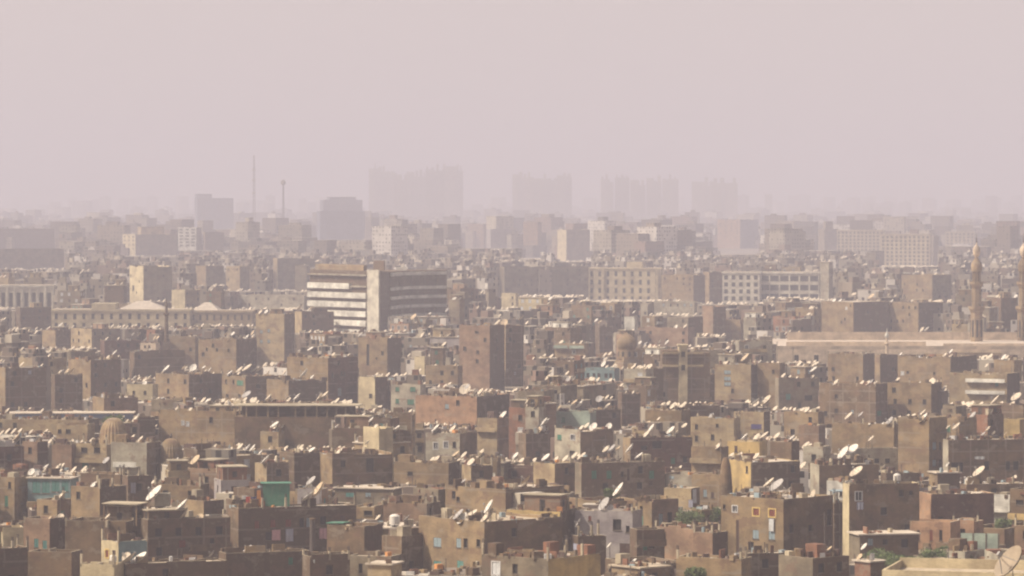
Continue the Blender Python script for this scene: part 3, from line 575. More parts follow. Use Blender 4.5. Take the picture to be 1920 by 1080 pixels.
# ---------------------------------------------------------------- banded offices
def strip(m, pts, z0, z1, out, mi=0, th=.25):
    """extruded band along a polyline of ground points, pushed outwards (towards the viewer)"""
    for (a, b) in zip(pts[:-1], pts[1:]):
        dx, dy = b[0]-a[0], b[1]-a[1]; L = math.hypot(dx, dy); nx, ny = dy/L, -dx/L
        rz = math.atan2(dy, dx); m.box(0, L, -out-th, -out, z0, z1, mi, rot=rz, c=a)
def office():
    d = 935.0; yb = 640
    P = lambda x, dd: ((x-960)/F*(925*K+dd-925), 925*K+dd-925)
    a, b, c = P(581, 958), P(690, 925), P(712, 919)
    root = empty('office_block', (b[0], b[1]+12, 0)); ox, oy = b[0], b[1]+12
    rel = lambda p: (p[0]-ox, p[1]-oy)
    tag(root, 'long curved office block with white balcony bands and a darker bent wing', 'office building')
    ztop = HC-(508-YH)*925*K/F
    A, B, Cc = rel(a), rel(b), rel(c)
    back = [rel(P(716, 960)), rel(P(590, 990))]
    def prism(m, poly, z0, z1, mi=0):
        n = len(poly)
        for i in range(n):
            p, q = poly[i], poly[(i+1) % n]; m.face([(p[0], p[1], z0), (q[0], q[1], z0), (q[0], q[1], z1), (p[0], p[1], z1)], mi)
        m.face([(p[0], p[1], z1) for p in poly], mi)
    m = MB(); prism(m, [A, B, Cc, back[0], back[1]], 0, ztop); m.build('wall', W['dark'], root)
    m = MB(); strip(m, [B, Cc], 0, ztop+.5, .0, 0, .6); m.build('end_wall', W['offwhite'], root)
    nf = 8; fh = 3.75
    for k in range(nf):
        z1 = ztop-1.5-k*fh
        sp = [A, B] if k > 1 else ([A, (A[0]+(B[0]-A[0])*.72, A[1]+(B[1]-A[1])*.72)] if k == 1 else [A, B])
        m = MB(); strip(m, sp, z1-2.3 if k else z1-.6, z1, .05, 0, 1.3); m.build('balcony_band', W['white'] if k else W['pale'], root)
        if k == 1: m = MB(); strip(m, [sp[1], B], z1-1.5, z1-.9, .05, 0, 1.0); m.build('balcony_band', W['pale'], root)
    m = MB(); prism(m, [(A[0]+2, A[1]+4), (B[0]-2, B[1]+4), (B[0]-1, B[1]+14), (A[0]+4, A[1]+16)], ztop, ztop+2.2); m.build('penthouse', W['tan'], root)
    m = MB(); prism(m, [rel(P(700, 930)), rel(P(720, 926)), rel(P(722, 940)), rel(P(702, 944))], ztop, ztop+4.0); m.build('stair_room', W['brown'], root)
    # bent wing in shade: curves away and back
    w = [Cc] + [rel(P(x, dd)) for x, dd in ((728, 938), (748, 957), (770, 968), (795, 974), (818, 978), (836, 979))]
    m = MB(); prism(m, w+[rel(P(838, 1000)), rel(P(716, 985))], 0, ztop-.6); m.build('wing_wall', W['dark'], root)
    for k in range(7):
        z1 = ztop-1.2-k*fh*1.02-(2 if k else 0)
        m = MB(); strip(m, w[1:], z1-1.3, z1, .3, 0, 1.2); m.build('balcony_band', W['white'], root)
    for i in range(1, len(w)-1):
        m = MB(); strip(m, [w[i], (w[i][0]+.6, w[i][1]+.2)], 0, ztop-.6, .8, 0, .25); m.build('pier', W['brown'], root)
    m = MB(); m.box(*[q for q in (-1.6+rel(P(750, 962))[0], 2.6+rel(P(750, 962))[0], rel(P(750, 962))[1], rel(P(750, 962))[1]+3)], ztop-.4, ztop+.9); m.build('roof_hut', W['white'], root)
    MARKBOX.extend([(578, 725, 622, 925*K), (722, 842, 592, 925*K+30)]); FOOT.extend([(ox-10, oy+18, 22), (ox+18, oy+35, 18)])
office()

def window_hall(name, label, cat, xl, xr, yt, yb, d, mat, cols, rows, rowh, frac=.62, extra=None, matr=None, h0=None, pil=False, dep=14):
    d *= K
    """long front facing the viewer, openings in regular rows"""
    h = HC-(yt-YH)*d/F; phi = ang((xl+xr)/2); Wd = (xr-xl)/F*d; cx = ((xl+xr)/2-960)/F*d
    rot = -phi-math.radians(6); root = empty(name, (cx, d+dep/2, 0), rot)
    tag(root, label, cat); x, y = Wd/2, dep/2
    m = MB(); holes = []; cw = Wd/cols
    for r in range(rows):
        z = h-rowh*(r+1)+rowh*.18
        for c in range(cols): a = cw*(c+.5); holes.append((a-cw*frac/2, a+cw*frac/2, z, z+rowh*.58))
    wall_face(m, (-x, -y), (1, 0), Wd, h, holes, 0)
    wall_face(m, (x, -y), (0, 1), dep, h, [], 1); wall_face(m, (x, y), (-1, 0), Wd, h, [], 0); wall_face(m, (-x, y), (0, -1), dep, h, [], 0)
    m.build('wall', [W[mat], W[matr or mat]], root)
    m = MB(); m.box(-x-.4, x+.4, -y-.4, y+.4, h+.004, h+.9); m.build('cornice', W[mat], root)
    m = MB(); m.box(-x+1, x-1, -y+1, y-1, h+.904, h+1.0); m.build('roof', ROOF, root)
    me = None
    for (a0, a1, z0, z1) in holes:
        if me is None: me = win_mesh(a1-a0, z1-z0, 'sh')
        link('window', me, root, (-x+(a0+a1)/2, -y, z0))
    if pil:
        for c in range(cols+1):
            q = MB(); q.box(-x+cw*c-.35, -x+cw*c+.35, -y-.5, -y-.004, 0, h); q.build('pilaster', W[mat], root)
    if extra: extra(root, x, y, h, d)
    MARKBOX.append((xl, xr, yb, d-2)); FOOT.append((cx-Wd*.25, d+dep/2, Wd*.27)); FOOT.append((cx+Wd*.25, d+dep/2, Wd*.27))
    return root
def hip(root, x0, x1, y0, y1, z0, z1, mat):
    cx0, cx1 = x0+(x1-x0)*.38, x1-(x1-x0)*.38; cy = (y0+y1)/2
    m = MB(); A, B, C, D = (x0, y0, z0), (x1, y0, z0), (x1, y1, z0), (x0, y1, z0); E, G = (cx0, cy, z1), (cx1, cy, z1)
    m.face([A, B, G, E]); m.face([B, C, G]); m.face([C, D, E, G]); m.face([D, A, E]); m.build('hip_roof', mat, root)
HIPR = flat('pale_tile_roof', (.50, .425, .335), .9, .2, scale=.5)
pd = 1040.0*K; pp = F/pd
def pal(root, x, y, h, d):
    hip(root, (221-227)/pp, (309-227)/pp, -y+2, y+6, h+1.0, h+4.6, HIPR)
    m = MB(); m.box((172-227)/pp, (217-227)/pp, -y+.5, y, h+1.0, h+3.6); m.build('attic', W['cream'], root)
window_hall('palace', 'long cream palace with dark tall windows and a hipped roof', 'palace', 97, 356, 584, 614, pd/K, 'cream', 15, 2, 4.2, .34, pal, dep=16)
def pal2(root, x, y, h, d): hip(root, -x+1, -x+13, -y+2, y+4, h+1.0, h+4.4, HIPR)
window_hall('palace_wing', 'plain tan palace wing with narrow windows and pale hipped roof', 'palace', 357, 474, 586, 612, 1046, 'sand', 9, 2, 4.2, .3, pal2, dep=14)
window_hall('pillared_hall', 'pale hall with tall upright pilasters at the left edge', 'hall', -30, 99, 538, 578, 1130, 'offwhite', 9, 1, 12, .5, None, pil=True)
def mans(root, x, y, h, d):
    m = MB(); m.box(-x+24, -x+34, -2, 4, h+1, h+4.5); m.build('roof_room', W['cream'], root)
    for u in (-x+9, -x+.2, x-3): q = MB(); q.box(u, u+1.4, -y-1.0, -y-.41, 0, h); q.build('pilaster', W['cream'], root)
window_hall('old_mansion', 'pale old mansion with a cream left bay and small square windows', 'mansion', 1104, 1242, 505, 566, 1420, 'cream', 9, 4, 5.2, .34, mans)
window_hall('grid_office', 'pale office block with two rows of dark square windows', 'office building', 1428, 1540, 513, 560, 1300, 'offwhite', 6, 3, 5.2, .84)
window_hall('small_window_office', 'pale office block with rows of small paired windows left of the window grid office', 'office building', 1358, 1428, 513, 570, 1296, 'offwhite', 5, 5, 4.0, .5)
def far_flats(kn, xl, xr, yt, yb, d, cols, rows, mat='cream'):
    window_hall('apartment_block', kn, 'apartment block', xl, xr, yt, yb, d, mat, cols, rows, 3.4, .5, None, dep=16)
far_flats('hazy cream apartment block with balconies, left of the cream pair', 1572, 1660, 433, 470, 2250, 12, 6)
far_flats('hazy cream apartment block with dark window columns, right of the cream pair', 1655, 1747, 441, 500, 2050, 11, 9)
far_flats('faint cream block with stepped top behind the large minaret', 1776, 1830, 436, 462, 2500, 7, 5)
HAND.append(House('slab tower of the office', 1538, 1554, 1562, 492, 562, 'pale', h=28, par=0)); HAND[-1].lab = 'plain pale slab tower at the right end of the window grid office'; HAND[-1].hand = True
HAND.append(House('dark side of the cream flats', 1747, 1750, 1760, 444, 500, 'grey', d=2080)); HAND[-1].lab = 'thin dark block closing the cream apartment row'; HAND[-1].hand = True  # block added so the cream flats get a shaded side, dark by colour
HAND.sort(key=lambda s: s.d)

# ---------------------------------------------------------------- minarets, domes
STONE = W['tan']; STONEP = W['stone']
def minaret(x, label, d=845.0):
    d *= K
    pp = F/d; Z = lambda y: HC-(y-YH)/pp
    root = empty('minaret', ((x-960)/pp, d, 0)); tag(root, label, 'minaret', 'twin stone minarets of the courtyard mosque')
    r = lambda w: w/pp
    m = MB(); s = r(15); m.box(-s, s, -s, s, 0, Z(646), 0); m.box(-r(17), r(17), -r(17), r(17), Z(646)+.004, Z(643)); m.build('base', STONE, root)
    m = MB(); m.lathe([(r(12), Z(643)), (r(11.5), Z(586)), (r(13.5), Z(583))], 8, ph=.39); 
    m.build('lower_shaft', STONE, root)
    for k in range(8):
        a = math.pi/4*k; q = MB(); q.box(-.35, .35, -.12, .12, Z(632), Z(600)); o = q.build('niche', PANE, root, (math.cos(a)*r(11.1), math.sin(a)*r(11.1), 0), a+math.pi/2)
    def gallery(y, w):
        g = MB(); g.lathe([(r(w-4), Z(y+6)), (r(w-2), Z(y+3)), (r(w), Z(y)), (r(w), Z(y-5)), (r(w-.8), Z(y-5)), (r(w-.8), Z(y)), (0.1, Z(y))], 8, ph=.39); g.build('gallery', STONE, root)
    gallery(579, 15.5)
    m = MB(); m.lathe([(r(9.5), Z(580)), (r(9), Z(545)), (r(8.6), Z(541)), (r(10.5), Z(537))], 8, ph=.39); m.build('middle_shaft', STONE, root)
    gallery(533, 13)
    m = MB(); m.lathe([(r(6), Z(533)), (r(5.6), Z(512)), (r(6.5), Z(509))], 12); m.build('upper_shaft', STONE, root)
    for k in range(8):
        a = math.pi/4*k+.2; q = MB(); q.lathe([(.18, Z(530)), (.18, Z(508))], 6, c=(math.cos(a)*r(7.6), math.sin(a)*r(7.6), 0)); q.build('column', STONE, root)
    m = MB(); m.lathe([(r(9.5), Z(509)), (r(10.5), Z(503)), (r(10.5), Z(497)), (r(9), Z(493)), (r(5.5), Z(488)), (r(3.2), Z(483)), (r(3.4), Z(482))], 16); m.build('crown', STONE, root, True)
    m = MB(); m.lathe([(r(3.2), Z(482)), (r(6), Z(478)), (r(7.2), Z(472)), (r(6.6), Z(466)), (r(3.5), Z(461)), (r(1.4), Z(458)), (r(.9), Z(455))], 16); m.build('bulb', STONEP, root, True)
    m = MB(); m.lathe([(r(.9), Z(455)), (r(1.7), Z(452)), (r(.7), Z(450)), (r(1.2), Z(447)), (r(.5), Z(446)), (r(.4), Z(438))], 8); m.build('finial', POLE, root, True)
    MARKBOX.append((x-20, x+20, 645, d-12)); FOOT.append(((x-960)/pp, d, 9))
minaret(1831, 'tall stone minaret with two galleries and a bulb top, wholly in view')
minaret(1919, 'matching stone minaret cut off by the right edge', 850.0)
def mosque():
    d0 = 800.0*K; d1 = d0+108; z = HC-(655-YH)*d0/F; x0, x1 = (1457-960)/F*d0, (1990-960)/F*d0
    root = empty('mosque_court', ((x0+x1)/2, (d0+d1)/2, 0)); tag(root, 'long low sandstone mosque court with a broad pinkish roof', 'mosque')
    X, Y = (x1-x0)/2, (d1-d0)/2; m = MB(); wall_face(m, (-X, -Y), (1, 0), 2*X, z, [(6+7*i, 7.6+7*i, z-5, z-2) for i in range(12)], 0)
    wall_face(m, (X, -Y), (0, 1), 2*Y, z, [], 0); wall_face(m, (X, Y), (-1, 0), 2*X, z, [], 0); wall_face(m, (-X, Y), (0, -1), 2*Y, z, [], 0)
    m.build('wall', W['stone'], root)
    for i in range(12): link('window', win_mesh(1.6, 3.0, 'sh'), root, (-X+6.8+7*i, -Y, z-5))
    m = MB(); m.face([(-X, -Y, z), (X, -Y, z), (X, Y, z), (-X, Y, z)]); m.build('roof', flat('court_roof', (.56, .46, .36), .9, .2, scale=.3), root)
    m = MB(); m.box(-X, X, -Y, -Y+.5, z+.004, z+1.2); m.box(-X, -X+.5, -Y+.5, Y, z+.004, z+1.2); m.box(-X+10, X, Y-14, Y-13.4, z+.004, z+3.0); m.build('parapet', W['stone'], root)
    m = MB(); m.box(X*.2, X, -Y+14, -Y+14.6, z+.004, z+1.6); m.box(-X*.9, X*.1, -Y+26, -Y+26.6, z+.004, z+1.8); m.build('court_wall', STONEP, root)
    m = MB(); m.box((1800-1723)/F*d0-3, (1860-1723)/F*d0+3, -Y-4, -Y-.004, 0, z-1.0); m.build('minaret_podium', STONE, root)
    MARKBOX.append((1457, 1560, 682, d0-2)); MARKBOX.append((1560, 1925, 672, d0-2)); FOOT.extend([((x0+x1)/2+a*30, d0+b, 32) for a in (-1, 0, 1) for b in (25, 60, 95)])
mosque()
def small_minaret():
    d = 770.0*K; pp = F/d; Z = lambda y: HC-(y-YH)/pp; r = lambda w: w/pp
    root = empty('small_minaret', ((1663-960)/pp, d, 0)); tag(root, 'slender pale minaret with a tiny bulb in front of the mosque court', 'minaret')
    m = MB(); m.box(-r(5), r(5), -r(5), r(5), 0, Z(664)); m.build('base', STONEP, root)
    m = MB(); m.lathe([(r(3.2), Z(664)), (r(3), Z(647)), (r(5), Z(645)), (r(5), Z(643)), (r(2.2), Z(642)), (r(2), Z(634))], 10); m.build('shaft', STONEP, root)
    m = MB(); m.lathe([(r(2), Z(634)), (r(4), Z(631)), (r(4), Z(628)), (r(1), Z(623)), (r(.3), Z(615))], 12); m.build('bulb', W['white'], root, True)
    MARKBOX.append((1655, 1671, 662, d-3)); FOOT.append(((1663-960)/pp, d, 4))
small_minaret()
def pencil():
    d = 800.0*K; pp = F/d; Z = lambda y: HC-(y-YH)/pp
    root = empty('pencil_minaret', ((312-960)/pp, d, 0)); tag(root, 'thin dark pencil shaped minaret in front of the cream palace', 'minaret')
    m = MB(); m.box(-1.1, 1.1, -1.1, 1.1, 0, Z(640)); m.build('base', W['dark'], root)
    m = MB(); m.lathe([(.75, Z(640)), (.62, Z(592)), (1.05, Z(590)), (1.05, Z(587)), (.5, Z(586)), (.45, Z(575)), (.6, Z(573)), (.05, Z(560))], 10); m.build('shaft', W['dark'], root)
    MARKBOX.append((306, 318, 648, d-3)); FOOT.append(((312-960)/pp, d, 3))
pencil()
def mausoleum():
    d = 745.0*K; pp = F/d; Z = lambda y: HC-(y-YH)/pp; r = lambda w: w/pp; x = 1175
    root = empty('mausoleum', ((x-960)/pp, d, 0)); tag(root, 'stone mausoleum with a pointed onion dome on a tall drum', 'mausoleum')
    m = MB(); m.box(-r(30), r(30), -r(28), r(28), 0, Z(693), rot=.5); m.build('base', STONE, root)
    m = MB(); m.lathe([(r(30), Z(693)), (r(24), Z(680)), (r(17), Z(669))], 4, ph=.5+.785); m.lathe([(r(16.5), Z(673)), (r(15.5), Z(655))], 16); m.build('drum', STONE, root)
    for k in range(8): a = k*math.pi/4+.3; q = MB(); q.box(-.35, .35, -.1, .12, Z(668), Z(659)); q.build('window', PANE, root, (math.cos(a)*r(16), math.sin(a)*r(16), 0), a+math.pi/2)
    m = MB(); m.lathe([(r(15.5), Z(655)), (r(18), Z(650)), (r(19), Z(645)), (r(18), Z(639)), (r(14), Z(633)), (r(8), Z(628)), (r(3), Z(625)), (.05, Z(622))], 24); m.build('dome', W['orange'] if False else STONE, root, True)
    m = MB(); m.lathe([(.15, Z(623)), (.35, Z(620)), (.1, Z(618)), (.05, Z(613))], 8); m.build('finial', POLE, root)
    MARKBOX.append((1145, 1206, 690, d-6)); FOOT.append(((x-960)/pp, d, 8))
mausoleum()
def ribbed(x, yt, yb, hw, d, label):
    d *= K
    pp = F/d; Z = lambda y: HC-(y-YH)/pp; R0 = hw/pp; n = 72; H_ = (yb-yt)/pp
    root = empty('ribbed_dome_tomb', ((x-960)/pp, d, 0)); tag(root, label, 'tomb', 'ribbed stone domes')
    m = MB(); m.box(-R0-1, R0+1, -R0-1, R0+1, 0, Z(yb), rot=.4); m.build('base', W['tan'], root)
    zb = Z(yb); prof = [(R0*math.cos(t*math.pi/2*.97)**.8, zb+H_*math.sin(t*math.pi/2)*.98) for t in [i/11 for i in range(12)]]
    m = MB(); m.lathe(prof, n, mod=lambda i, z: .03 if i % 3 == 0 else (-.03 if i % 3 == 1 else 0)); m.build('dome', W['tan'], root)
    q = MB(); q.lathe([(.12, zb+H_), (.3, zb+H_+.3), (.05, zb+H_+1.0)], 8); q.build('finial', POLE, root)
    MARKBOX.append((x-hw, x+hw, yb-2, d-5)); FOOT.append(((x-960)/pp, d, R0+1.5))
ribbed(213, 782, 834, 27, 492, 'larger ribbed stone dome half lost among tan walls behind a bush')
ribbed(321, 821, 868, 23, 462, 'smaller ribbed dome beside the torn plaster house')
def cone_tower():
    d = 405.0*K; pp = F/d; Z = lambda y: HC-(y-YH)/pp; root = empty('tapered_tower', ((1361-960)/pp, d, 0))
    tag(root, 'brown tapering round stub tower beside the bright yellow house', 'tower')
    m = MB(); m.lathe([(1.3, 0), (1.25, Z(925)), (1.05, Z(895)), (.85, Z(872)), (.6, Z(862)), (.45, Z(858))], 14); m.build('shaft', W['brown'], root)
    FOOT.append(((1361-960)/pp, d, 2)); MARKBOX.append((1352, 1370, 925, d-2))
cone_tower()
def pipe():
    d = 347.0*K; pp = F/d; Z = lambda y: HC-(y-YH)/pp; root = empty('chimney_pipe', ((586-960)/pp, d, 0))
    tag(root, 'tall dark brown chimney pipe rising from the low house', 'chimney')
    m = MB(); m.lathe([(.44, 0), (.42, Z(975))], 12); m.build('pipe', POLE, root); m = MB(); m.lathe([(.5, Z(975)), (.5, Z(972)), (.3, Z(971))], 12); m.build('cap', W['brown'], root)
pipe()
def blue_shed():
    D = 560*K; root = empty('striped_shed', ((131-960)/F*D, D, 0), .05); tag(root, 'long low shed with a blue painted fascia under its pale roof', 'shed')
    z = HC-(775-YH)*D/F; X = 103/F*D+2; m = MB(); m.box(-X, X, 0, 8, 0, z-1.6, 0); m.build('wall', W['brown'], root)
    m = MB(); m.box(-X, X, -.2, 0, z-1.3, z-.1); m.build('fascia', flat('blue_fascia', (.12, .17, .27)), root)
    m = MB(); m.box(-X-.3, X+.3, -.4, 8.3, z-.09, z+.1, 0); m.build('roof', ROOFP, root); MARKBOX.append((28, 240, 790, D-2)); FOOT.append((root.location.x-8, D+3, 8)); FOOT.append((root.location.x+8, D+3, 8))
blue_shed()
def post_slab():
    d = 505.0*K; x0, x1 = (440-960)/F*d, (672-960)/F*d; z = HC-(760-YH)*d/F; root = empty('open_slab_building', ((x0+x1)/2, d, 0), -.05)
    tag(root, 'unfinished storey of thin posts under one long concrete slab', 'unfinished building'); X = (x1-x0)/2; zb = z-2.6
    m = MB(); m.box(-X, X, 0, 9, 0, zb); m.build('lower_storey', W['brown'], root)
    m = MB(); m.box(-X-.3, X+.3, -.3, 9.3, z-.18, z); m.build('roof_slab', SLAB, root)
    me = None
    for i in range(13):
        for j in (0.2, 8.4):
            if me is None: q = MB(); q.box(-.16, .16, -.16, .16, zb, z-.25); me = q.mesh('post', [W['tan']])
            if R.random() < .85: link('post', me, root, (-X+.4+i*(2*X-.8)/12+R.uniform(-.4, .4), j, 0))
    m = MB(); m.box(-X+1, X-1, 4.5, 4.7, zb, z-.26); m.build('inner_wall', W['dark'], root)
    MARKBOX.append((440, 672, 782, d-2)); FOOT.extend([((x0+x1)/2+k*9, d+4, 7) for k in (-1, 0, 1)])
post_slab()
def stair_tower():
    d = 640.0*K; pp = F/d; root = empty('stair_tower', ((1281-960)/pp, d, 0), .05); tag(root, 'cream stair tower with arched openings stacked up a brown house', 'stair tower')
    Z = lambda y: HC-(y-YH)/pp; m = MB(); x = 8/pp; holes = [(x*.55, x*1.45, Z(y+6), Z(y-4)) for y in (688, 663)]
    wall_face(m, (-x, 0), (1, 0), 2*x, Z(648), holes, 0); wall_face(m, (x, 0), (0, 1), 4, Z(648), [], 0); wall_face(m, (x, 4), (-1, 0), 2*x, Z(648), [], 0); wall_face(m, (-x, 4), (0, -1), 4, Z(648), [], 0)
    m.box(-x-.3, x+.3, -.3, 4.3, Z(648)+.003, Z(646)); m.build('wall', W['cream'], root)
    for h_ in holes: link('window', win_mesh(h_[1]-h_[0], h_[3]-h_[2], 'sh'), root, (0, 0, h_[2]))
    m = MB(); m.box(-x-4.6, -x-.01, 1, 8, 0, Z(657)); m.box(x+.01, x+6.5, 1, 8, 0, Z(662)); m.build('side_wall', W['brown'], root)
    for sgn in (-1, 1):
        for y in (664, 688): q = MB(); a, b = (x+.02, x+4.5) if sgn > 0 else (-x-4.5, -x-.02); q.box(a, b, -.4, .98, Z(y), Z(y-4)); q.build('balcony', W['sand'], root)
    MARKBOX.append((1262, 1300, 694, d-2)); FOOT.append(((1281-960)/pp, d+4, 8))
stair_tower()
# masts and far towers over the haze line
def mast(x, yt, yb, d, label, head):
    d *= K
    pp = F/d; Z = lambda y: HC-(y-YH)/pp; root = empty('radio_mast', ((x-960)/pp, d, 0)); tag(root, label, 'mast')
    t = Z(yt); w = 2.6 if not head else 1.7
    m = MB()
    for k in range(3):
        a = k*2.094; m.tube((w*math.cos(a), w*math.sin(a), 0), (w*.35*math.cos(a), w*.35*math.sin(a), t), .45, 4)
    for i in range(24):
        z0, z1 = t*i/24, t*(i+1)/24; f0, f1 = 1-.65*i/24, 1-.65*(i+1)/24
        for k in range(3): a, b = k*2.094, (k+1)*2.094; m.tube((w*f0*math.cos(a), w*f0*math.sin(a), z0), (w*f1*math.cos(b), w*f1*math.sin(b), z1), .22, 3)
    m.build('lattice', POLE, root)
    if head: m = MB(); m.lathe([(1.2, t-5), (3.2, t-3), (3.2, t), (1, t+2)], 10); m.build('platform', W['grey'], root)
    else:
        for f in (.55, .7, .82): m = MB(); m.lathe([(2.4, t*f), (2.4, t*f+3)], 8); m.build('antenna_drum', W['pale'], root)
mast(476, 291, 400, 3400, 'taller thin lattice radio mast fading into the haze', False)
mast(531, 340, 420, 2900, 'shorter radio mast with a platform near its top', True)
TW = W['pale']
def towers():
    d = 5000.0*K; pp = F/d
    spec = [(692, 740, 311, 6), (738, 765, 323, 3), (762, 800, 318, 5), (798, 833, 312, 4), (830, 868, 307, 6),
            (961, 990, 322, 3), (988, 1018, 327, 3), (1018, 1046, 330, 3), (1044, 1072, 324, 3),
            (1127, 1150, 331, 3), (1153, 1180, 328, 3), (1182, 1210, 333, 3), (1212, 1240, 329, 3), (1242, 1272, 331, 3), (1297, 1340, 336, 4), (1336, 1383, 338, 4)]
    words = ['first and broadest slab of the big tower cluster', 'low slab next to the broadest tower of the big cluster', 'middle slab of the big cluster', 'fourth slab of the big cluster, beside the tallest', 'tallest slab, right end of the big cluster',
             'left end tower of the second cluster', 'second tower of the second cluster', 'lowest tower of the second cluster', 'right end tower of the second cluster',
             'left end tower of the third cluster', 'second tower of the third cluster', 'middle tower of the third cluster', 'fourth tower of the third cluster', 'right end tower of the third cluster',
             'left half of the last pair of towers', 'right half of the last pair of towers']
    for i, (x0, x1, yt, nn) in enumerate(spec):
        dd = d+R.uniform(-250, 250); pp = F/dd; h = HC-(yt-YH)/pp; w = (x1-x0)/pp
        root = empty('tower_block', (((x0+x1)/2-960)/pp, dd, 0), -ang((x0+x1)/2)+R.uniform(-.05, .05))
        tag(root, 'faint hazy high rise, '+words[i], 'tower block', 'high rise towers on the hazy skyline')
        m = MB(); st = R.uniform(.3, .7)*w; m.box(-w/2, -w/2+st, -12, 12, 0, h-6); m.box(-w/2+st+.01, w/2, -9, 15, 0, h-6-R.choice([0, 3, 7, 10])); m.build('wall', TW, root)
        for k in range(nn):
            a = -w/2+w*(k+.1)/nn; q = MB(); q.box(a+R.uniform(0, w/nn*.2), a+w/nn*R.uniform(.4, .85), -8, 8, h-16+.01, h-6+R.choice([-6, 1, 4, 6, 11])); q.build('roof_room', TW, root)
towers()
MARKBOX.extend([(1625, 1860, 1066, 321*K), (1266, 1352, 986, 369*K), (1868, 1898, 996, 370*K)])      # keep the gardens in view
# ---------------------------------------------------------------- ground
def ground():
    m = MB(); n = 24; S = 60000.0; y0 = -800.0
    for i in range(n):
        for j in range(n):
            a, b = -S+2*S*i/n, -S+2*S*(i+1)/n; c, d = y0+(S+600)*j/n, y0+(S+600)*(j+1)/n
            m.face([(a, c, 0), (b, c, 0), (b, d, 0), (a, d, 0)])
    mt, nt, b = newmat('dusty_ground', .95); tc = nd(nt, 'ShaderNodeTexCoord').outputs['Object']
    nt.links.new(mixc(nt, ramp(nt, noise(nt, tc, .02, 6), .4, .6), (.17, .14, .105), (.24, .195, .145)), b.inputs['Base Color'])
    tag(m.build('ground', mt), kind='structure')
ground()

# ---------------------------------------------------------------- filler houses
ALLH = list(HAND)
BOXES = [(s.pl, s.pr, s.yb, s.d, s) for s in HAND]
def rect_hit(s, X, Y, r):
    u, v = s.local(X, Y); return abs(u) < s.L1/2+r and abs(v) < s.L2/2+r
GRIDHAND = {}
for s in HAND:
    k0 = int(s.cx//60), int(s.cy//60)
    for i in (-1, 0, 1):
        for j in (-1, 0, 1): GRIDHAND.setdefault((k0[0]+i, k0[1]+j), []).append(s)
def limit(px0, px1, d):
    """highest (smallest) picture row a new roof at this depth may reach"""
    lim = 0.0
    for (a, b, yb, dd, *_) in BOXES:
        if dd > d and b > px0+2 and a < px1-2: lim = max(lim, yb)
    for (a, b, yb, dd) in MARKBOX:
        if dd > d-1 and b > px0 and a < px1: lim = max(lim, yb)
    return lim
cands = []
MATS = ['tan']*6+['brown']*7+['sand']*2+['grey']*6+['dark']*4+['pink']*3+['red']*2+['orange', 'pale', 'pale', 'cream', 'dred', 'lilac']
def ell(px, d): return 26+14*math.sin(px/260.0+d/300.0/K)+R.uniform(-9, 9)
d = 318.0*K
while d < 1750*K:
    step = 10.8 if d < 800*K else 14.0
    half = d*(1000.0/F)+110
    X = -half+R.uniform(0, step)
    while X < half:
        x, y = X+R.uniform(-2.5, 2.5), d+R.uniform(-3, 3); X += step*R.uniform(.9, 1.25)
        if any(rect_hit(s, x, y, 3.5) for s in GRIDHAND.get((int(x//60), int(y//60)), [])): continue
        if any((x-a)**2+(y-b)**2 < (r+5)**2 for a, b, r in FOOT): continue
        px = 960+F*x/y; th = math.radians(ell(px, y)+(40 if R.random() < .25 else 0))
        L1, L2 = R.uniform(5.5, 12), R.uniform(5.5, 12)
        hh = R.choice([7, 8.5, 10, 10, 11, 12, 12, 13, 14.5, 16]) if y < 900*K else R.choice([9, 11, 12, 13, 15, 17, 19, 22])
        s = House.__new__(House); s.kn = ''; s.mat = R.choice(MATS); s.o = {}; s.L1, s.L2, s.h, s.d = L1, L2, hh, y; s.hand = False
        s.set(x, y, th); lim = limit(s.pl, s.pr, y)
        hmax = HC-(lim-YH)*y/F if lim else 99
        if hmax < hh-2:      # squeezed: smaller houses fit between the others
            best = (hmax, x, L1, L2)
            for ox in (-4.5, -2, 2, 4.5):
                s.L1, s.L2 = L1*.55, L2*.55; s.set(x+ox, y, th); l2 = limit(s.pl, s.pr, y); h2 = HC-(l2-YH)*y/F if l2 else 99
                if h2 > best[0]+1.5: best = (h2, x+ox, L1*.55, L2*.55)
            hmax, xx, s.L1, s.L2 = best; s.set(xx, y, th)
        if hmax < 3.2: 
            continue
        if hh > hmax-.5 or (hmax < 17 and R.random() < .6): s.h = hmax-.5-R.uniform(0, .8)
        if s.h < 2.6: continue
        cands.append(s)
    d += step
# visible area by a running skyline, near to far
allc = sorted(cands+HAND, key=lambda s: s.d)
NC = 520; sky = [1080.0]*NC
def visarea(s):
    a = 0.0; c0, c1 = int(s.pl/4)+10, int(s.pr/4)+10
    for c in range(max(0, c0), min(NC-1, c1)+1):
        px = (c-10)*4+2
        if not (0 <= px <= 1920): continue
        t = s.topy(px); back = YH+F*(HC-s.h)/(s.depth(px)+min(s.L1, s.L2)*.7)
        if back < sky[c]: a += sky[c]-back
        if t < sky[c]: sky[c] = t
    return a*4
for s in allc: s.va = visarea(s)
vis = [s for s in cands if s.va > 45]
vis.sort(key=lambda s: -s.va)
NIND = 300-len(HAND)
IND = vis[:NIND]; rest = [s for s in cands if s not in set(IND) and (s.va > 0 or s.pr < 0 or s.pl > 1920 or R.random() < .5)]
print('hand', len(HAND), 'cands', len(cands), 'visible', len(vis), 'individual', len(IND), 'rest', len(rest))
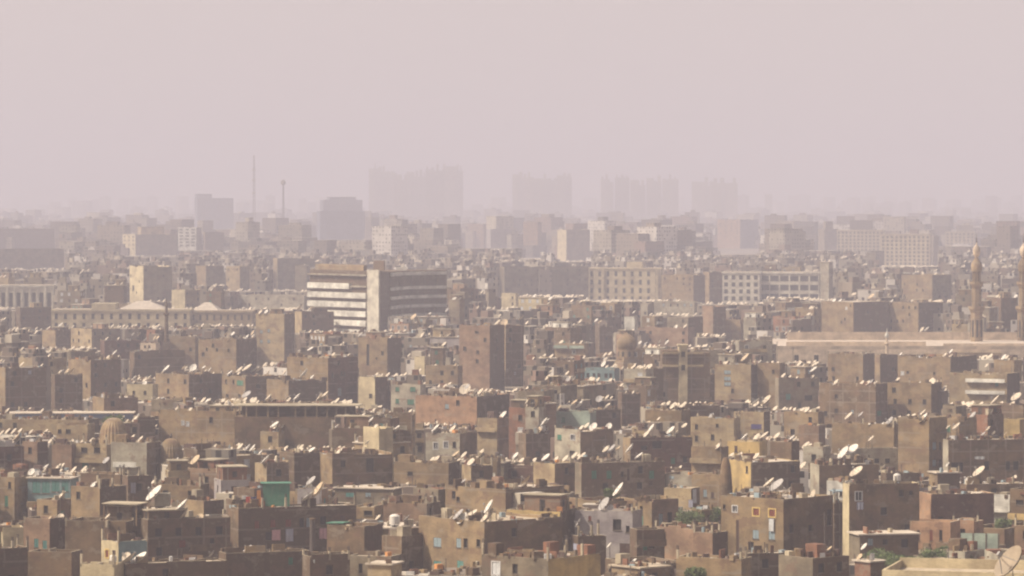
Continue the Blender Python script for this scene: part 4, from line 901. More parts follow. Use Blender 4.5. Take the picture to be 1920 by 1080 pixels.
# individual filler houses get openings, rooms, sheds
CN = {'tan': 'tan', 'brown': 'brown', 'sand': 'sandy', 'grey': 'grey brown', 'dark': 'dark', 'pink': 'pinkish', 'red': 'red brick', 'orange': 'orange brick', 'pale': 'pale', 'cream': 'cream', 'dred': 'dark red', 'lilac': 'grey white'}
for s in IND:
    o = s.o; wt = R.choice(['dark', 'dark', 'dark', 'bluep', 'teal', 'brownp', 'green', 'frame', 'whitep'])
    if R.random() < .75: o['gl'] = (max(1, int(s.L1/R.uniform(2.6, 4.0))), 3, wt)
    if R.random() < .6: o['gr'] = (max(1, int(s.L2/R.uniform(2.6, 4.0))), 3, wt)
    o['skip'] = R.uniform(.15, .5); o['paleroof'] = R.random() < .35; o['rag'] = R.choice([0, .2, .5, .8]); o['par'] = R.choice([0, .2, .4, .7, .9])
    if R.random() < .25: o['matr'] = R.choice(['brown', 'dark', 'pink', 'tan'])
    if s.h > 5 and R.random() < .75:
        lim = limit(s.pl, s.pr, s.d); room = HC-(lim-YH)*s.d/F-s.h if lim else 9
        hr = min(2.6, room)
        o['cols'] = room > 2
        if hr > 1.6: o['rooms'] = [(R.uniform(-.3, .3), R.uniform(-.1, .35), R.uniform(2.6, 7), R.uniform(2.6, 6), hr, R.choice(['pink', 'brown', 'tan', 'red', 'sand', 'dark', 'white']))]; o['hasroom'] = 1
    if R.random() < .2 and 'hasroom' not in o: 
        lim = limit(s.pl, s.pr, s.d); room = HC-(lim-YH)*s.d/F-s.h if lim else 9
        if room > 2.4: o['sheds'] = [(R.uniform(-.15, .15), R.uniform(-.2, .2), R.uniform(3, 5), R.uniform(3, 5), 2.2, R.choice(['x', 'x', 'x', 'teal', 'green', 'brownp', 'bluep']))]
    if R.random() < .18: f = R.choice('FR'); o['ledge'] = [(f, R.uniform(2.6, 3.2), .05, R.uniform(.5, 1), R.choice(['sand', 'white', 'tan', 'pale']))]
    s.pxc, s.pyc = s.pn, s.topy(s.pn)
for s in HAND:
    s.pxc, s.pyc = s.xc, s.yt
    if 'rooms' not in s.o and s.L1*s.L2 > 60 and s.yt > 560 and R.random() < .65 and 'd' not in s.o:
        back = [q for q in HAND if q is not s and q.d > s.d and q.pr > s.pl and q.pl < s.pr and s.yt-2.3*F/s.d < q.yb-7]
        if not back: s.o['rooms'] = [(R.uniform(-.3, .3), R.uniform(0, .3), R.uniform(2.6, 6.5), R.uniform(2.6, 6), R.uniform(1.5, 2.5), R.choice(['pink', 'brown', 'tan', 'sand', 'dark']))]
# labels that point to one house
used = {s.lab for s in HAND}
def rel_phrase(s, q):
    dx, dy = s.pxc-q.pxc, s.pyc-q.pyc
    if abs(dx) > abs(dy)*1.2: return ('just right of the ' if dx > 0 else 'just left of the ')
    return 'below and in front of the ' if dy > 0 else 'behind and above the '
def feat(s):
    f = []
    if 'rooms' in s.o: f.append('with a roof room')
    if 'sheds' in s.o: f.append('with a roof shelter')
    if 'ledge' in s.o: f.append('with a balcony')
    if 'gl' not in s.o and 'gr' not in s.o: f.append('without windows')
    return f
def size(s): return 'low' if s.h < 7 else ('tall' if s.h > 14 else ('broad' if s.L1 > 11.5 and s.L2 > 11.5 else ('narrow' if s.L1 < 9.5 and s.L2 < 9.5 else 'plain')))
for s in sorted(IND, key=lambda q: -q.va):
    near = sorted(HAND, key=lambda q: (q.pxc-s.pxc)**2+(1.6*(q.pyc-s.pyc))**2)[:6]; done = False
    for ft in ([''] + [' '+x for x in feat(s)]):
        for q in near[:3]:
            lab = size(s)+' '+CN[s.mat]+' house'+ft+' '+rel_phrase(s, q)+q.kn
            if lab not in used and len(lab.split()) <= 16: done = True; break
        if done: break
    if not done:
        for q in near[:4]:
            for q2 in near[1:]:
                lab = CN[s.mat]+' house near the '+q.kn+' and '+q2.kn
                if lab not in used and len(lab.split()) <= 16 and q is not q2: done = True; break
            if done: break
    used.add(lab); s.lab = lab; s.kn = (CN[s.mat]+' house '+rel_phrase(s, near[0])+near[0].kn).replace('in front of', 'before'); s.kn2 = 'house '+rel_phrase(s, near[0]).replace('just ', '').replace('below and in front of', 'before').replace('behind and above', 'behind')+near[0].kn
ALLH = sorted(HAND+IND, key=lambda s: s.d)
for s in ALLH: build_house(s, 'house', s.lab)

# ---------------------------------------------------------------- the city that fades away: one mass
def citymat(name, cols, win=True):
    m, nt, b = newmat(name, .9)
    g = nd(nt, 'ShaderNodeNewGeometry').outputs['Random Per Island']
    cr = nd(nt, 'ShaderNodeValToRGB'); cr.color_ramp.interpolation = 'CONSTANT'
    els = cr.color_ramp.elements
    while len(els) < len(cols): els.new(.5)
    for i, c in enumerate(cols): els[i].position = i/len(cols); els[i].color = (*c, 1)
    nt.links.new(g, cr.inputs[0]); col = cr.outputs[0]
    tc = nd(nt, 'ShaderNodeTexCoord').outputs['Object']
    n = ramp(nt, noise(nt, tc, .12, 4), .4, .65); col = mixc(nt, mth(nt, 'MULTIPLY', n, .4), col, (.11, .09, .07))
    if win:
        uv = nd(nt, 'ShaderNodeUVMap'); sx = nd(nt, 'ShaderNodeSeparateXYZ'); nt.links.new(uv.outputs[0], sx.inputs[0])
        u, v = sx.outputs[0], sx.outputs[1]
        mu = mth(nt, 'MODULO', u, 3.1); mv = mth(nt, 'MODULO', v, 3.05)
        a = mth(nt, 'MULTIPLY', mth(nt, 'GREATER_THAN', mu, 1.0), mth(nt, 'LESS_THAN', mu, 2.2))
        c = mth(nt, 'MULTIPLY', mth(nt, 'GREATER_THAN', mv, 1.0), mth(nt, 'LESS_THAN', mv, 2.3))
        wn = nd(nt, 'ShaderNodeTexWhiteNoise', noise_dimensions='3D'); cb = nd(nt, 'ShaderNodeCombineXYZ')
        nt.links.new(mth(nt, 'FLOOR', mth(nt, 'DIVIDE', u, 3.1)), cb.inputs[0]); nt.links.new(mth(nt, 'FLOOR', mth(nt, 'DIVIDE', v, 3.05)), cb.inputs[1]); nt.links.new(g, cb.inputs[2])
        nt.links.new(cb.outputs[0], wn.inputs['Vector'])
        on = mth(nt, 'LESS_THAN', wn.outputs[0], .6)
        f = mth(nt, 'MULTIPLY', mth(nt, 'MULTIPLY', a, c), on)
        col = mixc(nt, f, col, (.03, .027, .025))
    nt.links.new(col, b.inputs['Base Color']); return m
CC = [(.19, .15, .11), (.13, .10, .075), (.24, .19, .135), (.16, .14, .115), (.10, .08, .065), (.21, .14, .105), (.30, .26, .20), (.15, .11, .085), (.42, .36, .27), (.20, .165, .12), (.55, .50, .44), (.17, .13, .10)]
CITYW = citymat('city_wall', CC); CITYR = citymat('city_roof', [(.42, .35, .26), (.30, .25, .18), (.20, .16, .12), (.50, .44, .35), (.25, .2, .15)], False)
class City:
    def __init__(s): s.v = []; s.f = []; s.m = []; s.uv = []
    def block(s, cx, cy, L1, L2, th, z0, z1):
        k = len(s.v); c, n = math.cos(th), -math.sin(th)
        for z in (z0, z1):
            for a, b in ((-1, -1), (1, -1), (1, 1), (-1, 1)):
                u, v = a*L1/2, b*L2/2; s.v.append((cx+c*u-n*v, cy+n*u+c*v, z))
        o = R.uniform(0, 3); top = z1
        for q, L in (((0, 1, 5, 4), L1), ((1, 2, 6, 5), L2), ((2, 3, 7, 6), L1), ((3, 0, 4, 7), L2)):
            s.f.append(tuple(k+i for i in q)); s.m.append(0)
            s.uv += [o, 100+z0-top, o+L, 100+z0-top, o+L, 100, o, 100]
        s.f.append((k+4, k+5, k+6, k+7)); s.m.append(1); s.uv += [0]*8
    def build(s, name, mats):
        me = bpy.data.meshes.new(name); me.from_pydata(s.v, [], s.f)
        for m in mats: me.materials.append(m)
        me.polygons.foreach_set('material_index', s.m)
        l = me.uv_layers.new(name='UVMap'); l.data.foreach_set('uv', s.uv); me.update(); return link(name, me)
city = City()
for s in rest:
    city.block(s.cx, s.cy, s.L1, s.L2, s.th, 0, s.h)
    for _k in range(R.choice([0, 1, 1, 2])):
        lim = limit(s.pl, s.pr, s.d); room = HC-(lim-YH)*s.d/F-s.h if lim else 9
        if room > 1.2: u, v = R.uniform(-.25, .25)*s.L1, R.uniform(-.25, .25)*s.L2; p = s.world(u, v); city.block(p.x, p.y, R.uniform(2, 4.5), R.uniform(2, 4.5), s.th, s.h+.01, s.h+min(2.7, room))
# beyond the quarter
for i in range(17000):
    t = R.random(); yy = 381+(520-381)*t**1.25       # picture row of the foot
    d = dist_ground(yy)
    if d < 1700*K or d > 14000*K: continue
    px = R.uniform(-600, 2520); x = (px-960)/F*d
    L1, L2 = R.uniform(9, 22)*(1+d/9000/K), R.uniform(9, 22)*(1+d/9000/K)
    h = R.choice([9, 12, 12, 15, 15, 18, 21, 24])*(1+R.random()*.2)
    if R.random() < .05: h = R.uniform(28, 44)
    h = min(h, 55)
    if d > 6000*K and R.random() < .08: h = R.uniform(48, 80)
    a, b = px-L1*F/d*.8, px+L1*F/d*.8; lim = limit(a, b, d)
    if lim:
        hm = HC-(lim-YH)*d/F
        if hm < 4: continue
        h = min(h, hm)
    th = math.radians(28+16*math.sin(px/300+d/900)+R.uniform(-12, 12)); city.block(x, d, L1, L2, th, 0, h)
    if R.random() < .5 and (not lim or h+4 < hm): city.block(x+R.uniform(-3, 3), d+R.uniform(-3, 3), L1*R.uniform(.2, .5), L2*R.uniform(.2, .5), th, h+.02, h+R.uniform(2, 4))
co = city.build('distant_city', [CITYW, CITYR]); tag(co, 'mass of small flat roofed blocks fading away into the haze', 'distant city', kind='stuff')

# ---------------------------------------------------------------- dishes
def dish_meshes(mt):
    m = MB(); n = 18; rings = [0, .25, .5, .75, 1.0]; dep = .20
    for sgn, off in ((1, 0), (-1, -.03)):
        k = len(m.v)
        for r in rings:
            for i in range(n):
                a = 2*math.pi*i/n; m.v.append((r*.5*math.cos(a), off+ -dep*r*r*.9*1.0, r*.54*math.sin(a)))
        for j in range(len(rings)-1):
            for i in range(n):
                i2 = (i+1) % n; q = (k+j*n+i, k+j*n+i2, k+(j+1)*n+i2, k+(j+1)*n+i)
                m.f.append(q if sgn < 0 else q[::-1]); m.m.append(0)
    return m.mesh('reflector', [mt], True)
DM = [dish_meshes(mt) for mt in DISHM]
def arm_mesh():
    m = MB(); m.tube((0, -.02, -.5), (0, -.52, -.05), .018, 5); m.tube((-.42, -.16, .05), (0, -.5, 0), .012, 4); m.tube((.42, -.16, .05), (0, -.5, 0), .012, 4)
    m.box(-.05, .05, -.60, -.48, -.07, .05); return m.mesh('feed_arm', [METAL])
ARM = arm_mesh()
_pole = {}
def pole_mesh(L):
    L = max(.4, round(L*2)/2)
    if L not in _pole:
        m = MB(); m.tube((0, 0, -.05), (0, 0, L), .05, 6); m.box(-.28, .28, -.28, .28, -.02, .06); m.tube((.25, .1, 0), (0, .0, L*.7), .025, 4)
        _pole[L] = m.mesh('pole', [POLE])
    return _pole[L], L
ORD = ['leftmost', 'second', 'third', 'fourth', 'fifth', 'sixth', 'seventh', 'eighth', 'ninth', 'tenth', 'eleventh', 'twelfth']
DISH = []
def put_dish(X, Y, Z, dia, host, az=None, el=None, mi=None, poleL=None):
    az = R.gauss(13, 11) if az is None else az; el = R.gauss(44, 7) if el is None else el
    poleL = dia*.55+.25 if poleL is None else poleL
    root = empty('satellite_dish', (X, Y, Z)); pm, L = pole_mesh(poleL)
    ppm = F/Y; mi = R.choice([0, 0, 0, 1, 1, 2, 3]) if mi is None else mi
    # dish axis -y; turned so that it faces left and up
    r = link('reflector', DM[mi], root, (0, 0, L)); r.scale = (dia, dia, dia)
    yaw = -math.radians(90-az); r.rotation_euler = (-math.radians(el), 0, yaw)
    link('pole', pm, root)
    if dia*ppm > 9: a = link('feed_arm', ARM, r)
    DISH.append((root, host, X*F/Y+960, mi, dia*ppm)); return root
def host_for(px, py):
    best = None
    for s in ALLH:
        if px < s.pl-3 or px > s.pr+3: continue
        pb = py
        if pb <= YH+5: continue
        Y = (HC-s.h)*F/(pb-YH); X = (px-960)/F*Y; u, v = s.local(X, Y)
        if abs(u) < s.L1/2-.1 and abs(v) < s.L2/2-.1:
            if not hidden(px, pb, Y): return (s, X, Y, s.h)
    for s in ALLH:
        q = max(s.pl+2, min(s.pr-2, px)); 
        if abs(q-px) > 4: continue
        ty = s.topy(q); e = abs(ty-2-py)
        Yd = s.depth(q)
        if e < 32 and not hidden(q, ty-1, Yd) and (best is None or e < best[0]): best = (e, s, q, Yd)
    if best:
        _, s, q, Yd = best; Y = Yd+1.0; X = (q-960)/F*Y; u, v = s.local(X, Y)
        u = max(-s.L1/2+.5, min(s.L1/2-.5, u)); v = max(-s.L2/2+.5, min(s.L2/2-.5, v)); p = s.world(u, v); return (s, p.x, p.y, s.h)
    return None
TL = {'A': (0, 800), 'B': (480, 800), 'C': (960, 800), 'D': (1420, 800), 'E': (0, 550), 'F': (480, 550), 'G': (960, 550), 'H': (1420, 550)}
DL = {
'A': "1125,495,130 1318,520,90 1330,635,100 1440,675,60r 910,940,60r 930,970,110 1010,955,110 445,505,80 360,685,40 405,695,40 455,705,50r 205,335,45r 335,290,40 128,95,60 680,430,45 1260,255,50 1415,255,70 1790,160,50 1825,165,50 1880,185,35 430,1055,70r 1790,875,60 1530,915,50 780,640,40 1145,640,30 1170,640,30 1240,660,30 770,210,50",
'B': "460,470,110 385,505,100 560,530,70 405,400,70 75,240,70 400,200,65 742,92,45r 805,100,40 1010,20,50 1120,45,35 1300,30,60 1447,212,65 1690,545,90 1468,650,80 1495,665,80 1560,640,80 1680,650,110 1410,685,40 1090,665,50 890,665,40 762,690,30 1500,390,35 1765,425,40 1160,437,30 1405,1000,60 480,925,35 1870,225,50 1765,680,30 1855,700,45 35,185,30 1222,258,25 1105,520,25",
'C': "780,460,95 675,565,90 710,600,45r 105,390,80 85,440,50 275,85,55 250,235,60 30,225,50 195,30,60 685,155,55 725,175,65 765,160,45 855,150,70 775,235,45 920,220,60 320,560,60 215,580,40 340,700,40 480,710,60 1155,400,35 680,865,40 880,975,35 1250,1060,60 15,700,40 1820,340,75 1860,365,80 1900,445,70 1845,75,65 590,10,40 1150,35,60 1190,45,40",
'D': "150,445,100 220,475,65 410,500,60 250,125,55 300,125,30 825,75,45 632,200,90 690,180,90 722,340,90 905,300,35 1605,340,85 1530,390,60r 1480,410,50 1375,275,30 405,1010,110r 680,985,85 735,990,35 775,870,50 522,890,35 1665,25,40 1435,5,50 1290,10,40 1195,10,40",
'F': "95,755,50 118,770,30 235,765,45 305,755,55 465,735,60 495,745,80 710,755,60r 352,590,75 408,610,30 735,910,40 835,915,40 908,885,60 515,955,70 585,965,35 140,950,60 218,965,45 1510,695,75r 1590,715,45 1620,725,60 1725,720,50 1690,905,45 1785,900,60 1525,595,40 1435,550,40 35,545,50 90,575,35 210,490,40 860,605,30 1790,215,45r 1015,980,60 1300,985,60 640,295,50 570,295,40 745,305,35 840,305,35 320,105,55 395,110,35 395,385,40 1075,370,30 1390,370,35 75,190,40 35,190,40 1060,165,35 1140,165,45 1250,190,40 1380,75,30 1430,75,30 1470,75,30",
'G': "125,775,55 155,790,55 180,820,60 240,885,60 270,890,50 345,825,40 455,785,45 495,805,60 630,733,45r 590,965,55r 728,957,45r 935,955,50 970,950,65 1010,985,60 1245,965,40 1190,808,40 1335,817,35 1425,828,25 1440,880,40 1760,765,60 1810,790,35 1855,765,80 1685,475,60 665,510,40 355,610,35 408,620,30r 475,618,35 548,657,30 205,980,50 1680,1040,50 525,205,30 555,200,30 595,200,30 638,213,28 415,285,40 1250,245,35 1185,265,30 1045,355,35 1120,362,35 965,368,30 925,350,25 95,105,40 885,95,25 500,60,30 540,50,30 165,60,30 280,40,30 1010,712,25 1315,540,25 1580,415,25 1610,425,22 1640,430,22 1175,45,30 1060,900,22",
'H': "90,765,65 165,800,55 40,795,35 120,805,35 665,890,60 750,882,40 960,925,70 905,945,35 810,945,25 845,945,25 1195,865,60 1205,955,75 1300,960,55 1440,960,60 1370,975,30 1565,880,50 1595,860,30 1720,780,70 1870,755,70 1720,900,60 1665,985,40 1460,255,50 1190,260,35 1225,258,38 825,25,45 1060,45,40 968,130,40 1400,425,30 1780,465,40 1655,480,30 1035,450,35 785,440,25 1015,630,30 1345,665,35 1170,710,25 825,645,35 600,130,25 555,80,25 235,265,30 205,285,25 130,275,25 55,285,25 300,280,25 770,262,25 1860,85,35 1730,70,25 1630,1025,35 410,485,50 1790,1020,30 1915,545,30",
'E': "830,435,45 1205,545,50 1080,445,40 970,590,30 1078,585,40 978,640,40 1045,655,30r 450,570,30 490,570,35 520,565,45 1395,455,45r 1470,480,25 1325,530,30 1395,550,70 1480,570,30 1510,560,45 1660,580,40 1730,555,50 1785,540,80 1830,555,40 1880,540,55 1780,730,60 1590,335,30 1655,335,40 1725,325,45 1780,325,40 1825,285,35 1630,240,35 1680,255,30 1265,250,30 1320,250,30 1118,325,30 1148,325,28 1050,330,25 1015,250,30 960,240,25 630,265,22 225,238,30 490,240,30 440,225,35 370,390,40 1005,885,35r 850,725,30 625,735,50r 1480,775,30 1545,805,35 1645,645,28 1130,800,40 125,1050,60 80,100,30 20,215,30 115,225,30 665,240,25"}
miss = 0
for t, (x0, y0) in TL.items():
    for e in DL[t].split():
        rnd = e.endswith('r'); zx, zy, ln = [float(q) for q in e.rstrip('r').split(',')]
        px, py, l = x0+zx/3.84, y0+zy/3.84, ln/3.84
        hp = host_for(px, py+l*.55+1)
        if hp is None: miss += 1; continue
        s, X, Y, Z = hp; dia = max(1.0, min(3.2, l*1.18/(F/Y)))
        poleL = max(.5, min(2.6, HC-(py-YH)*Y/F-Z))
        put_dish(X, Y, Z, dia, s, az=(R.uniform(50, 72) if rnd else None), el=R.uniform(32, 42) if rnd else None, poleL=poleL)
print('dishes placed', len(DISH), 'missed', miss)
tries = 0
while len(DISH) < 298 and tries < 4000:
    tries += 1; s = R.choice(ALLH)
    if s.d > 1150*K or s.h > 30 or (s.va < 60): continue
    if R.random() < .5: u, v = R.uniform(-.45, .45)*s.L1, -s.L2/2+R.uniform(.6, 2)
    else: u, v = s.L1/2-R.uniform(.6, 2), R.uniform(-.45, .45)*s.L2
    p = s.world(u, v, s.h)
    px, py = proj(p)
    if not (5 < px < 1915) or py > 1078 or hidden(px, py-2, p.y): continue
    if any(abs(q[2]-px) < 5 and abs(q[0].location.y-p.y) < 3 for q in DISH): continue
    put_dish(p.x, p.y, s.h, R.uniform(1.1, 2.1), s)
print('dishes', len(DISH))
# one mass of the many more behind
far = MB(); nfar = 0
tris = [(math.cos(a), math.sin(a)) for a in [2*math.pi*i/8 for i in range(8)]]
def far_dish(x, y, z, dia):
    n = Vector((-math.cos(math.radians(24))*.72, -math.sin(math.radians(24))*.72, .69)); a = n.cross(Vector((0, 0, 1))).normalized(); b = n.cross(a); c = Vector((x, y, z+dia*.6))
    for off, sg in ((0, 1), (-.06, -1)):
        pts = [c+n*off+a*dia*.5*q[0]+b*dia*.55*q[1] for q in tris]; far.face(pts if sg > 0 else pts[::-1])
    far.tube((x, y, z), c, .05, 3)
for s in rest+HAND+IND:
    if s.d < 430*K or s.h > 30 or s.d > 1900*K: continue
    for k in range(R.choice([0, 0, 0, 1, 2, 4])):
        if R.random() < .5: u, v = R.uniform(-.45, .45)*s.L1, R.uniform(-.45, .45)*s.L2
        else: u, v = s.L1/2-R.uniform(.4, 3), R.uniform(-.45, .45)*s.L2
        p = s.world(u, v, s.h); px, py = proj(p)
        if hidden(px, py-2, p.y): continue
        far_dish(p.x, p.y, s.h, R.uniform(.9, 1.9)); nfar += 1
fo = far.build('far_satellite_dishes', DISHM[1]); tag(fo, 'hundreds of tiny pale dishes dotted over the farther roofs', 'satellite dishes', kind='stuff')
# labels of dishes
byh = {}
for q in DISH: byh.setdefault(id(q[1]), []).append(q)
MN = ['white', 'cream', 'grey', 'tan']; dused = set()
HL = {}
for k, lst in byh.items():
    s = lst[0][1]; lst.sort(key=lambda q: q[2])
    if getattr(s, 'hand', False): hn = 'the '+s.kn
    else: hn = 'the '+s.kn
    n = len(lst)
    for i, q in enumerate(lst):
        pos = '' if n == 1 else (', '+('leftmost' if i == 0 else 'rightmost' if i == n-1 else ORD[i]+' from the left' if i else ''))
        base = MN[q[3]]+' dish on '+hn+pos
        if len(base.split()) > 15 and hasattr(s, 'kn2'): base = MN[q[3]]+' dish on the '+s.kn2+pos
        if len(base.split()) > 15: base = base.replace(' from the left', '')
        lab = base
        j = 0
        SZ = ['small', 'large', 'tilted', 'thin looking', 'upright', 'lone', 'weathered', 'sunlit']
        order = ['large' if q[4] > 14 else 'small', 'sunlit', 'slanting']
        while lab in dused and j < len(order): lab = order[j]+' '+base; j += 1
        dused.add(lab); tag(q[0], lab, 'satellite dish', 'rooftop satellite dishes')

# big dish in the bottom right corner
p = at(1899, 1060, 268.0*K); root = empty('satellite_dish', (p.x, p.y, p.z-2.2)); r = link('reflector', dish_meshes(flat('dish_rust_tan', (.33, .26, .18), .7, .2)), root, (0, 0, 2.2)); r.scale = (4.2, 4.2, 4.2)
r.rotation_euler = (-math.radians(38), 0, -math.radians(66)); link('feed_arm', ARM, r); link('pole', pole_mesh(2.0)[0], root)
tag(root, 'very large cream mesh dish filling the bottom right corner', 'satellite dish', 'rooftop satellite dishes')
corner = MB()
cz = p.z-2.2
ch = empty('house', ((1850-960)/F*272*K, 275*K, 0), -.25); X, Y = 11.0, 7.0
wm = MB(); wm.box(-X, X, -Y, Y, 0, cz-.003); wm.build('wall', W['sand'], ch)
wm = MB(); wm.face([(-X, -Y, cz), (X, -Y, cz), (X, Y, cz), (-X, Y, cz)]); wm.build('roof', ROOF, ch)
wm = MB(); wm.box(-X, X, -Y, -Y+.3, cz+.003, cz+.9); wm.box(-X, X, Y-.3, Y, cz+.003, cz+1.2); wm.box(-X, -X+.3, -Y+.3, Y-.3, cz+.003, cz+.9); wm.build('parapet', W['cream'], ch)
tag(ch, 'large sand roof with parapet walls in the bottom right corner', 'house', 'houses of the hazy brick city')

# ---------------------------------------------------------------- rubble and junk on the roofs
rub = MB()
RB = [W['tan'], W['brown'], SLAB, W['red'], FRAMEW, W['dark'], SH['brownp'], SH['bluep'], SH['orangep'], POLE]
RW = [0, 0, 0, 1, 1, 1, 1, 2, 2, 2, 3, 3, 4, 5, 5, 5, 6, 6, 6, 7]*3+[8]
for s in sorted(ALLH+rest, key=lambda q: q.d):
    if s.d > 900*K or s.va < 30: continue
    near_ = s.d < 560*K; ind = hasattr(s, 'lab')
    n = int(s.L1*s.L2*(.42 if near_ else .2)*R.uniform(.3, 1.6)*(1 if ind else .5)); n = min(n, 130)
    for i in range(n):
        e = R.random()
        if e < .5: u, v = R.uniform(-.47, .47)*s.L1, -s.L2/2+.4+abs(R.gauss(0, 1.5))
        elif e < .75: u, v = s.L1/2-.4-abs(R.gauss(0, 1)), R.uniform(-.47, .47)*s.L2
        else: u, v = R.uniform(-.45, .45)*s.L1, R.uniform(-.45, .45)*s.L2
        if abs(u) > s.L1/2-.35 or abs(v) > s.L2/2-.35: continue
        p = s.world(u, v); a, b, h = R.uniform(.12, .8), R.uniform(.1, .5), abs(R.gauss(.35, .35))+.08; mi = R.choice(RW); ro_ = R.uniform(0, 3)
        k = R.random()
        if k < .08: h = R.uniform(1, 2.2); a = b = .05; mi = 9
        elif k < .16: a, b, h = R.uniform(1.0, 2.4), .12, R.uniform(.5, 1.3); ro_ = -s.th+R.choice([0, math.pi/2]); mi = R.choice([0, 1, 3, 5, 2])
        elif k < .20: a, b, h = R.uniform(.5, 1.3), R.uniform(.5, 1.1), R.uniform(.9, 1.9); ro_ = -s.th; mi = R.choice([0, 1, 5, 6, 3, 2])
        if abs(u)+a > s.L1/2-.2: a = max(.1, s.L1/2-.2-abs(u))
        if a > .9 and abs(v)+a > s.L2/2-.2: a = max(.1, s.L2/2-.2-abs(v))
        zt = s.h+.005+h
        rub.box(-a, a, -b, b, s.h+.005, zt, mi, rot=ro_, c=(p.x, p.y), bottom=False)
print('rubble', len(rub.v)//8)
ro = rub.build('roof_rubble', RB); tag(ro, 'broken bricks, boards, blocks and dusty junk strewn over the flat roofs', 'rubble', kind='stuff')

# ---------------------------------------------------------------- water tanks, laundry, trees, poles
def roof_point(px, py):
    hp = host_for(px, py); return hp
def tank(px, py, wpx, label, mt, square=False):
    hp = roof_point(px, py)
    if not hp: return
    s, X, Y, Z = hp; r = wpx/2/(F/Y); root = empty('water_tank', (X, Y, Z)); tag(root, label, 'water tank')
    m = MB()
    for q in (0, 1.57, 3.14, 4.71): m.tube((r*.7*math.cos(q), r*.7*math.sin(q), 0), (r*.7*math.cos(q), r*.7*math.sin(q), .7), .05, 4)
    m.build('stand', POLE, root); m = MB()
    if square: m.box(-r, r, -r, r, .7, .7+1.7*r)
    else: m.lathe([(r, .7), (r, .7+1.5*r), (r*.6, .7+1.8*r), (r*.2, .7+1.9*r)], 16)
    m.build('barrel', mt, root)
tank(740, 974, 20, 'round grey white water tank above the low wall house', DISHM[0])
tank(1682, 902, 14, 'round white water tank on the dark tank house', DISHM[0])
tank(212, 1062, 13, 'white water tank beside the three dishes of the blue walled house', DISHM[0])
tank(1608, 870, 12, 'small brown tank on the house with a lit end column', W['brown'])
tank(316, 944, 28, 'square grey tank near the low tan range', W['pale'], True)
tank(1018, 834, 10, 'small pale tank near the teal box house', DISHM[2])
tank(940, 830, 10, 'dark round tank near the framed brick tower', POLE)
def face_house(px, py):
    for s in ALLH:
        if s.pl+1 < px < s.pr-1 and s.topy(px) < py: return s
    return None
def cloth(px, py, w, h, mt, label):
    s = face_house(px, py)
    if s is None: return
    pos, rz = s.face_world(px, py, .22); pp = F/s.d; a, b = w/pp/2, h/pp
    if s.face_at(px, py)[0] == 'R': a = a/max(.35, abs(math.sin(s.th-ang(px))))
    else: a = a/max(.35, abs(math.cos(s.th-ang(px))))
    root = empty('laundry', (pos.x, pos.y, pos.z), rz); tag(root, label, 'laundry')
    m = MB(); n = 6; k = []
    for i in range(n+1):
        x = -a+2*a*i/n; yy = .07*math.sin(i*2.1); m.v += [(x, yy, b/2), (x, yy-.05, -b/2+R.uniform(-.12, .12)), (x, yy+.03, b/2), (x, yy-.02, -b/2+.02)]
    for i in range(n):
        q = i*4; m.f += [(q, q+1, q+5, q+4), (q+2, q+6, q+7, q+3)]; m.m += [0, 0]
    m.build('cloth', mt, root); m = MB(); m.tube((-a-.3, 0, b/2), (a+.3, 0, b/2), .03, 4); m.build('line', POLE, root)
cloth(517, 1003, 16, 20, SH['pinkp'], 'pink patterned sheet hanging below a red shuttered window')
cloth(542, 1003, 14, 24, SH['greyc'], 'pale lilac sheet hanging beside the pink patterned sheet')
cloth(605, 1000, 14, 20, SH['pinkp'], 'rose pink cloth hanging near the chimney pipe')
cloth(1448, 984, 9, 24, SH['whitep'], 'long white cloth under the yellow framed window')
cloth(1612, 948, 12, 14, SH['greyc'], 'white washing below the grey window of the white fronted house')
cloth(1082, 1028, 10, 18, SH['greyc'], 'bluish white washing on the dark flank house')
cloth(1836, 858, 18, 5, SH['whitep'], 'white rag hung beneath the mint painted storey')
cloth(588, 1052, 3, 6, SH['whitep'], 'tiny white rag beside the tall pipe')
lb = [s for s in HAND if s.kn == 'laundry block'][0]
def hang(px, py, w, h, mt, label, d):
    p = at(px, py, d); pp = F/d; root = empty('laundry', (p.x, p.y, p.z), .15); tag(root, label, 'laundry'); a, b = w/pp/2, h/pp/2; m = MB()
    for i in range(6):
        u0, u1 = -a+2*a*i/6, -a+2*a*(i+1)/6; y0, y1 = .06*math.sin(i*1.9), .06*math.sin((i+1)*1.9)
        m.face([(u0, y0, -b+.03*(i % 2)), (u1, y1, -b+.05), (u1, y1, b), (u0, y0, b)]); m.face([(u0, y0+.02, b), (u1, y1+.02, b), (u1, y1+.02, -b+.05), (u0, y0+.02, -b+.03)])
    m.build('cloth', mt, root); m = MB(); m.tube((-a-.3, .02, b), (a+.3, .02, b), .03, 4); m.build('line', POLE, root)
dl = lb.depth(480)+2.0
hang(465, 939, 8, 16, SH['redp'], 'red cloth at the left of the bright washing line', dl)
hang(475, 938, 10, 13, SH['navy'], 'navy cloth between the red and orange washing', dl+.3)
hang(485, 934, 7, 30, SH['orangep'], 'tall orange cloth next to the green sheeting', dl+.6)
hang(490, 940, 6, 16, SH['redp'], 'small red cloth touching the green sheeting', dl+.9)
pq = at(518, 944, dl+1); pp = F/(dl+1); root = empty('tarpaulin_shelter', (pq.x, pq.y, lb.h), .1); tag(root, 'green tarpaulin shelter on the roof of the laundry block', 'shelter')
a = 25/pp; zz = HC-(907-YH)/pp-lb.h; m = MB(); m.box(-a, a, 0, .06, .3, zz); m.box(a-.06, a, .06, 3.4, .3, zz); m.box(-a-.3, a+.3, -.2, 3.8, zz+.005, zz+.08); m.build('tarpaulin', SH['green'], root)
m = MB()
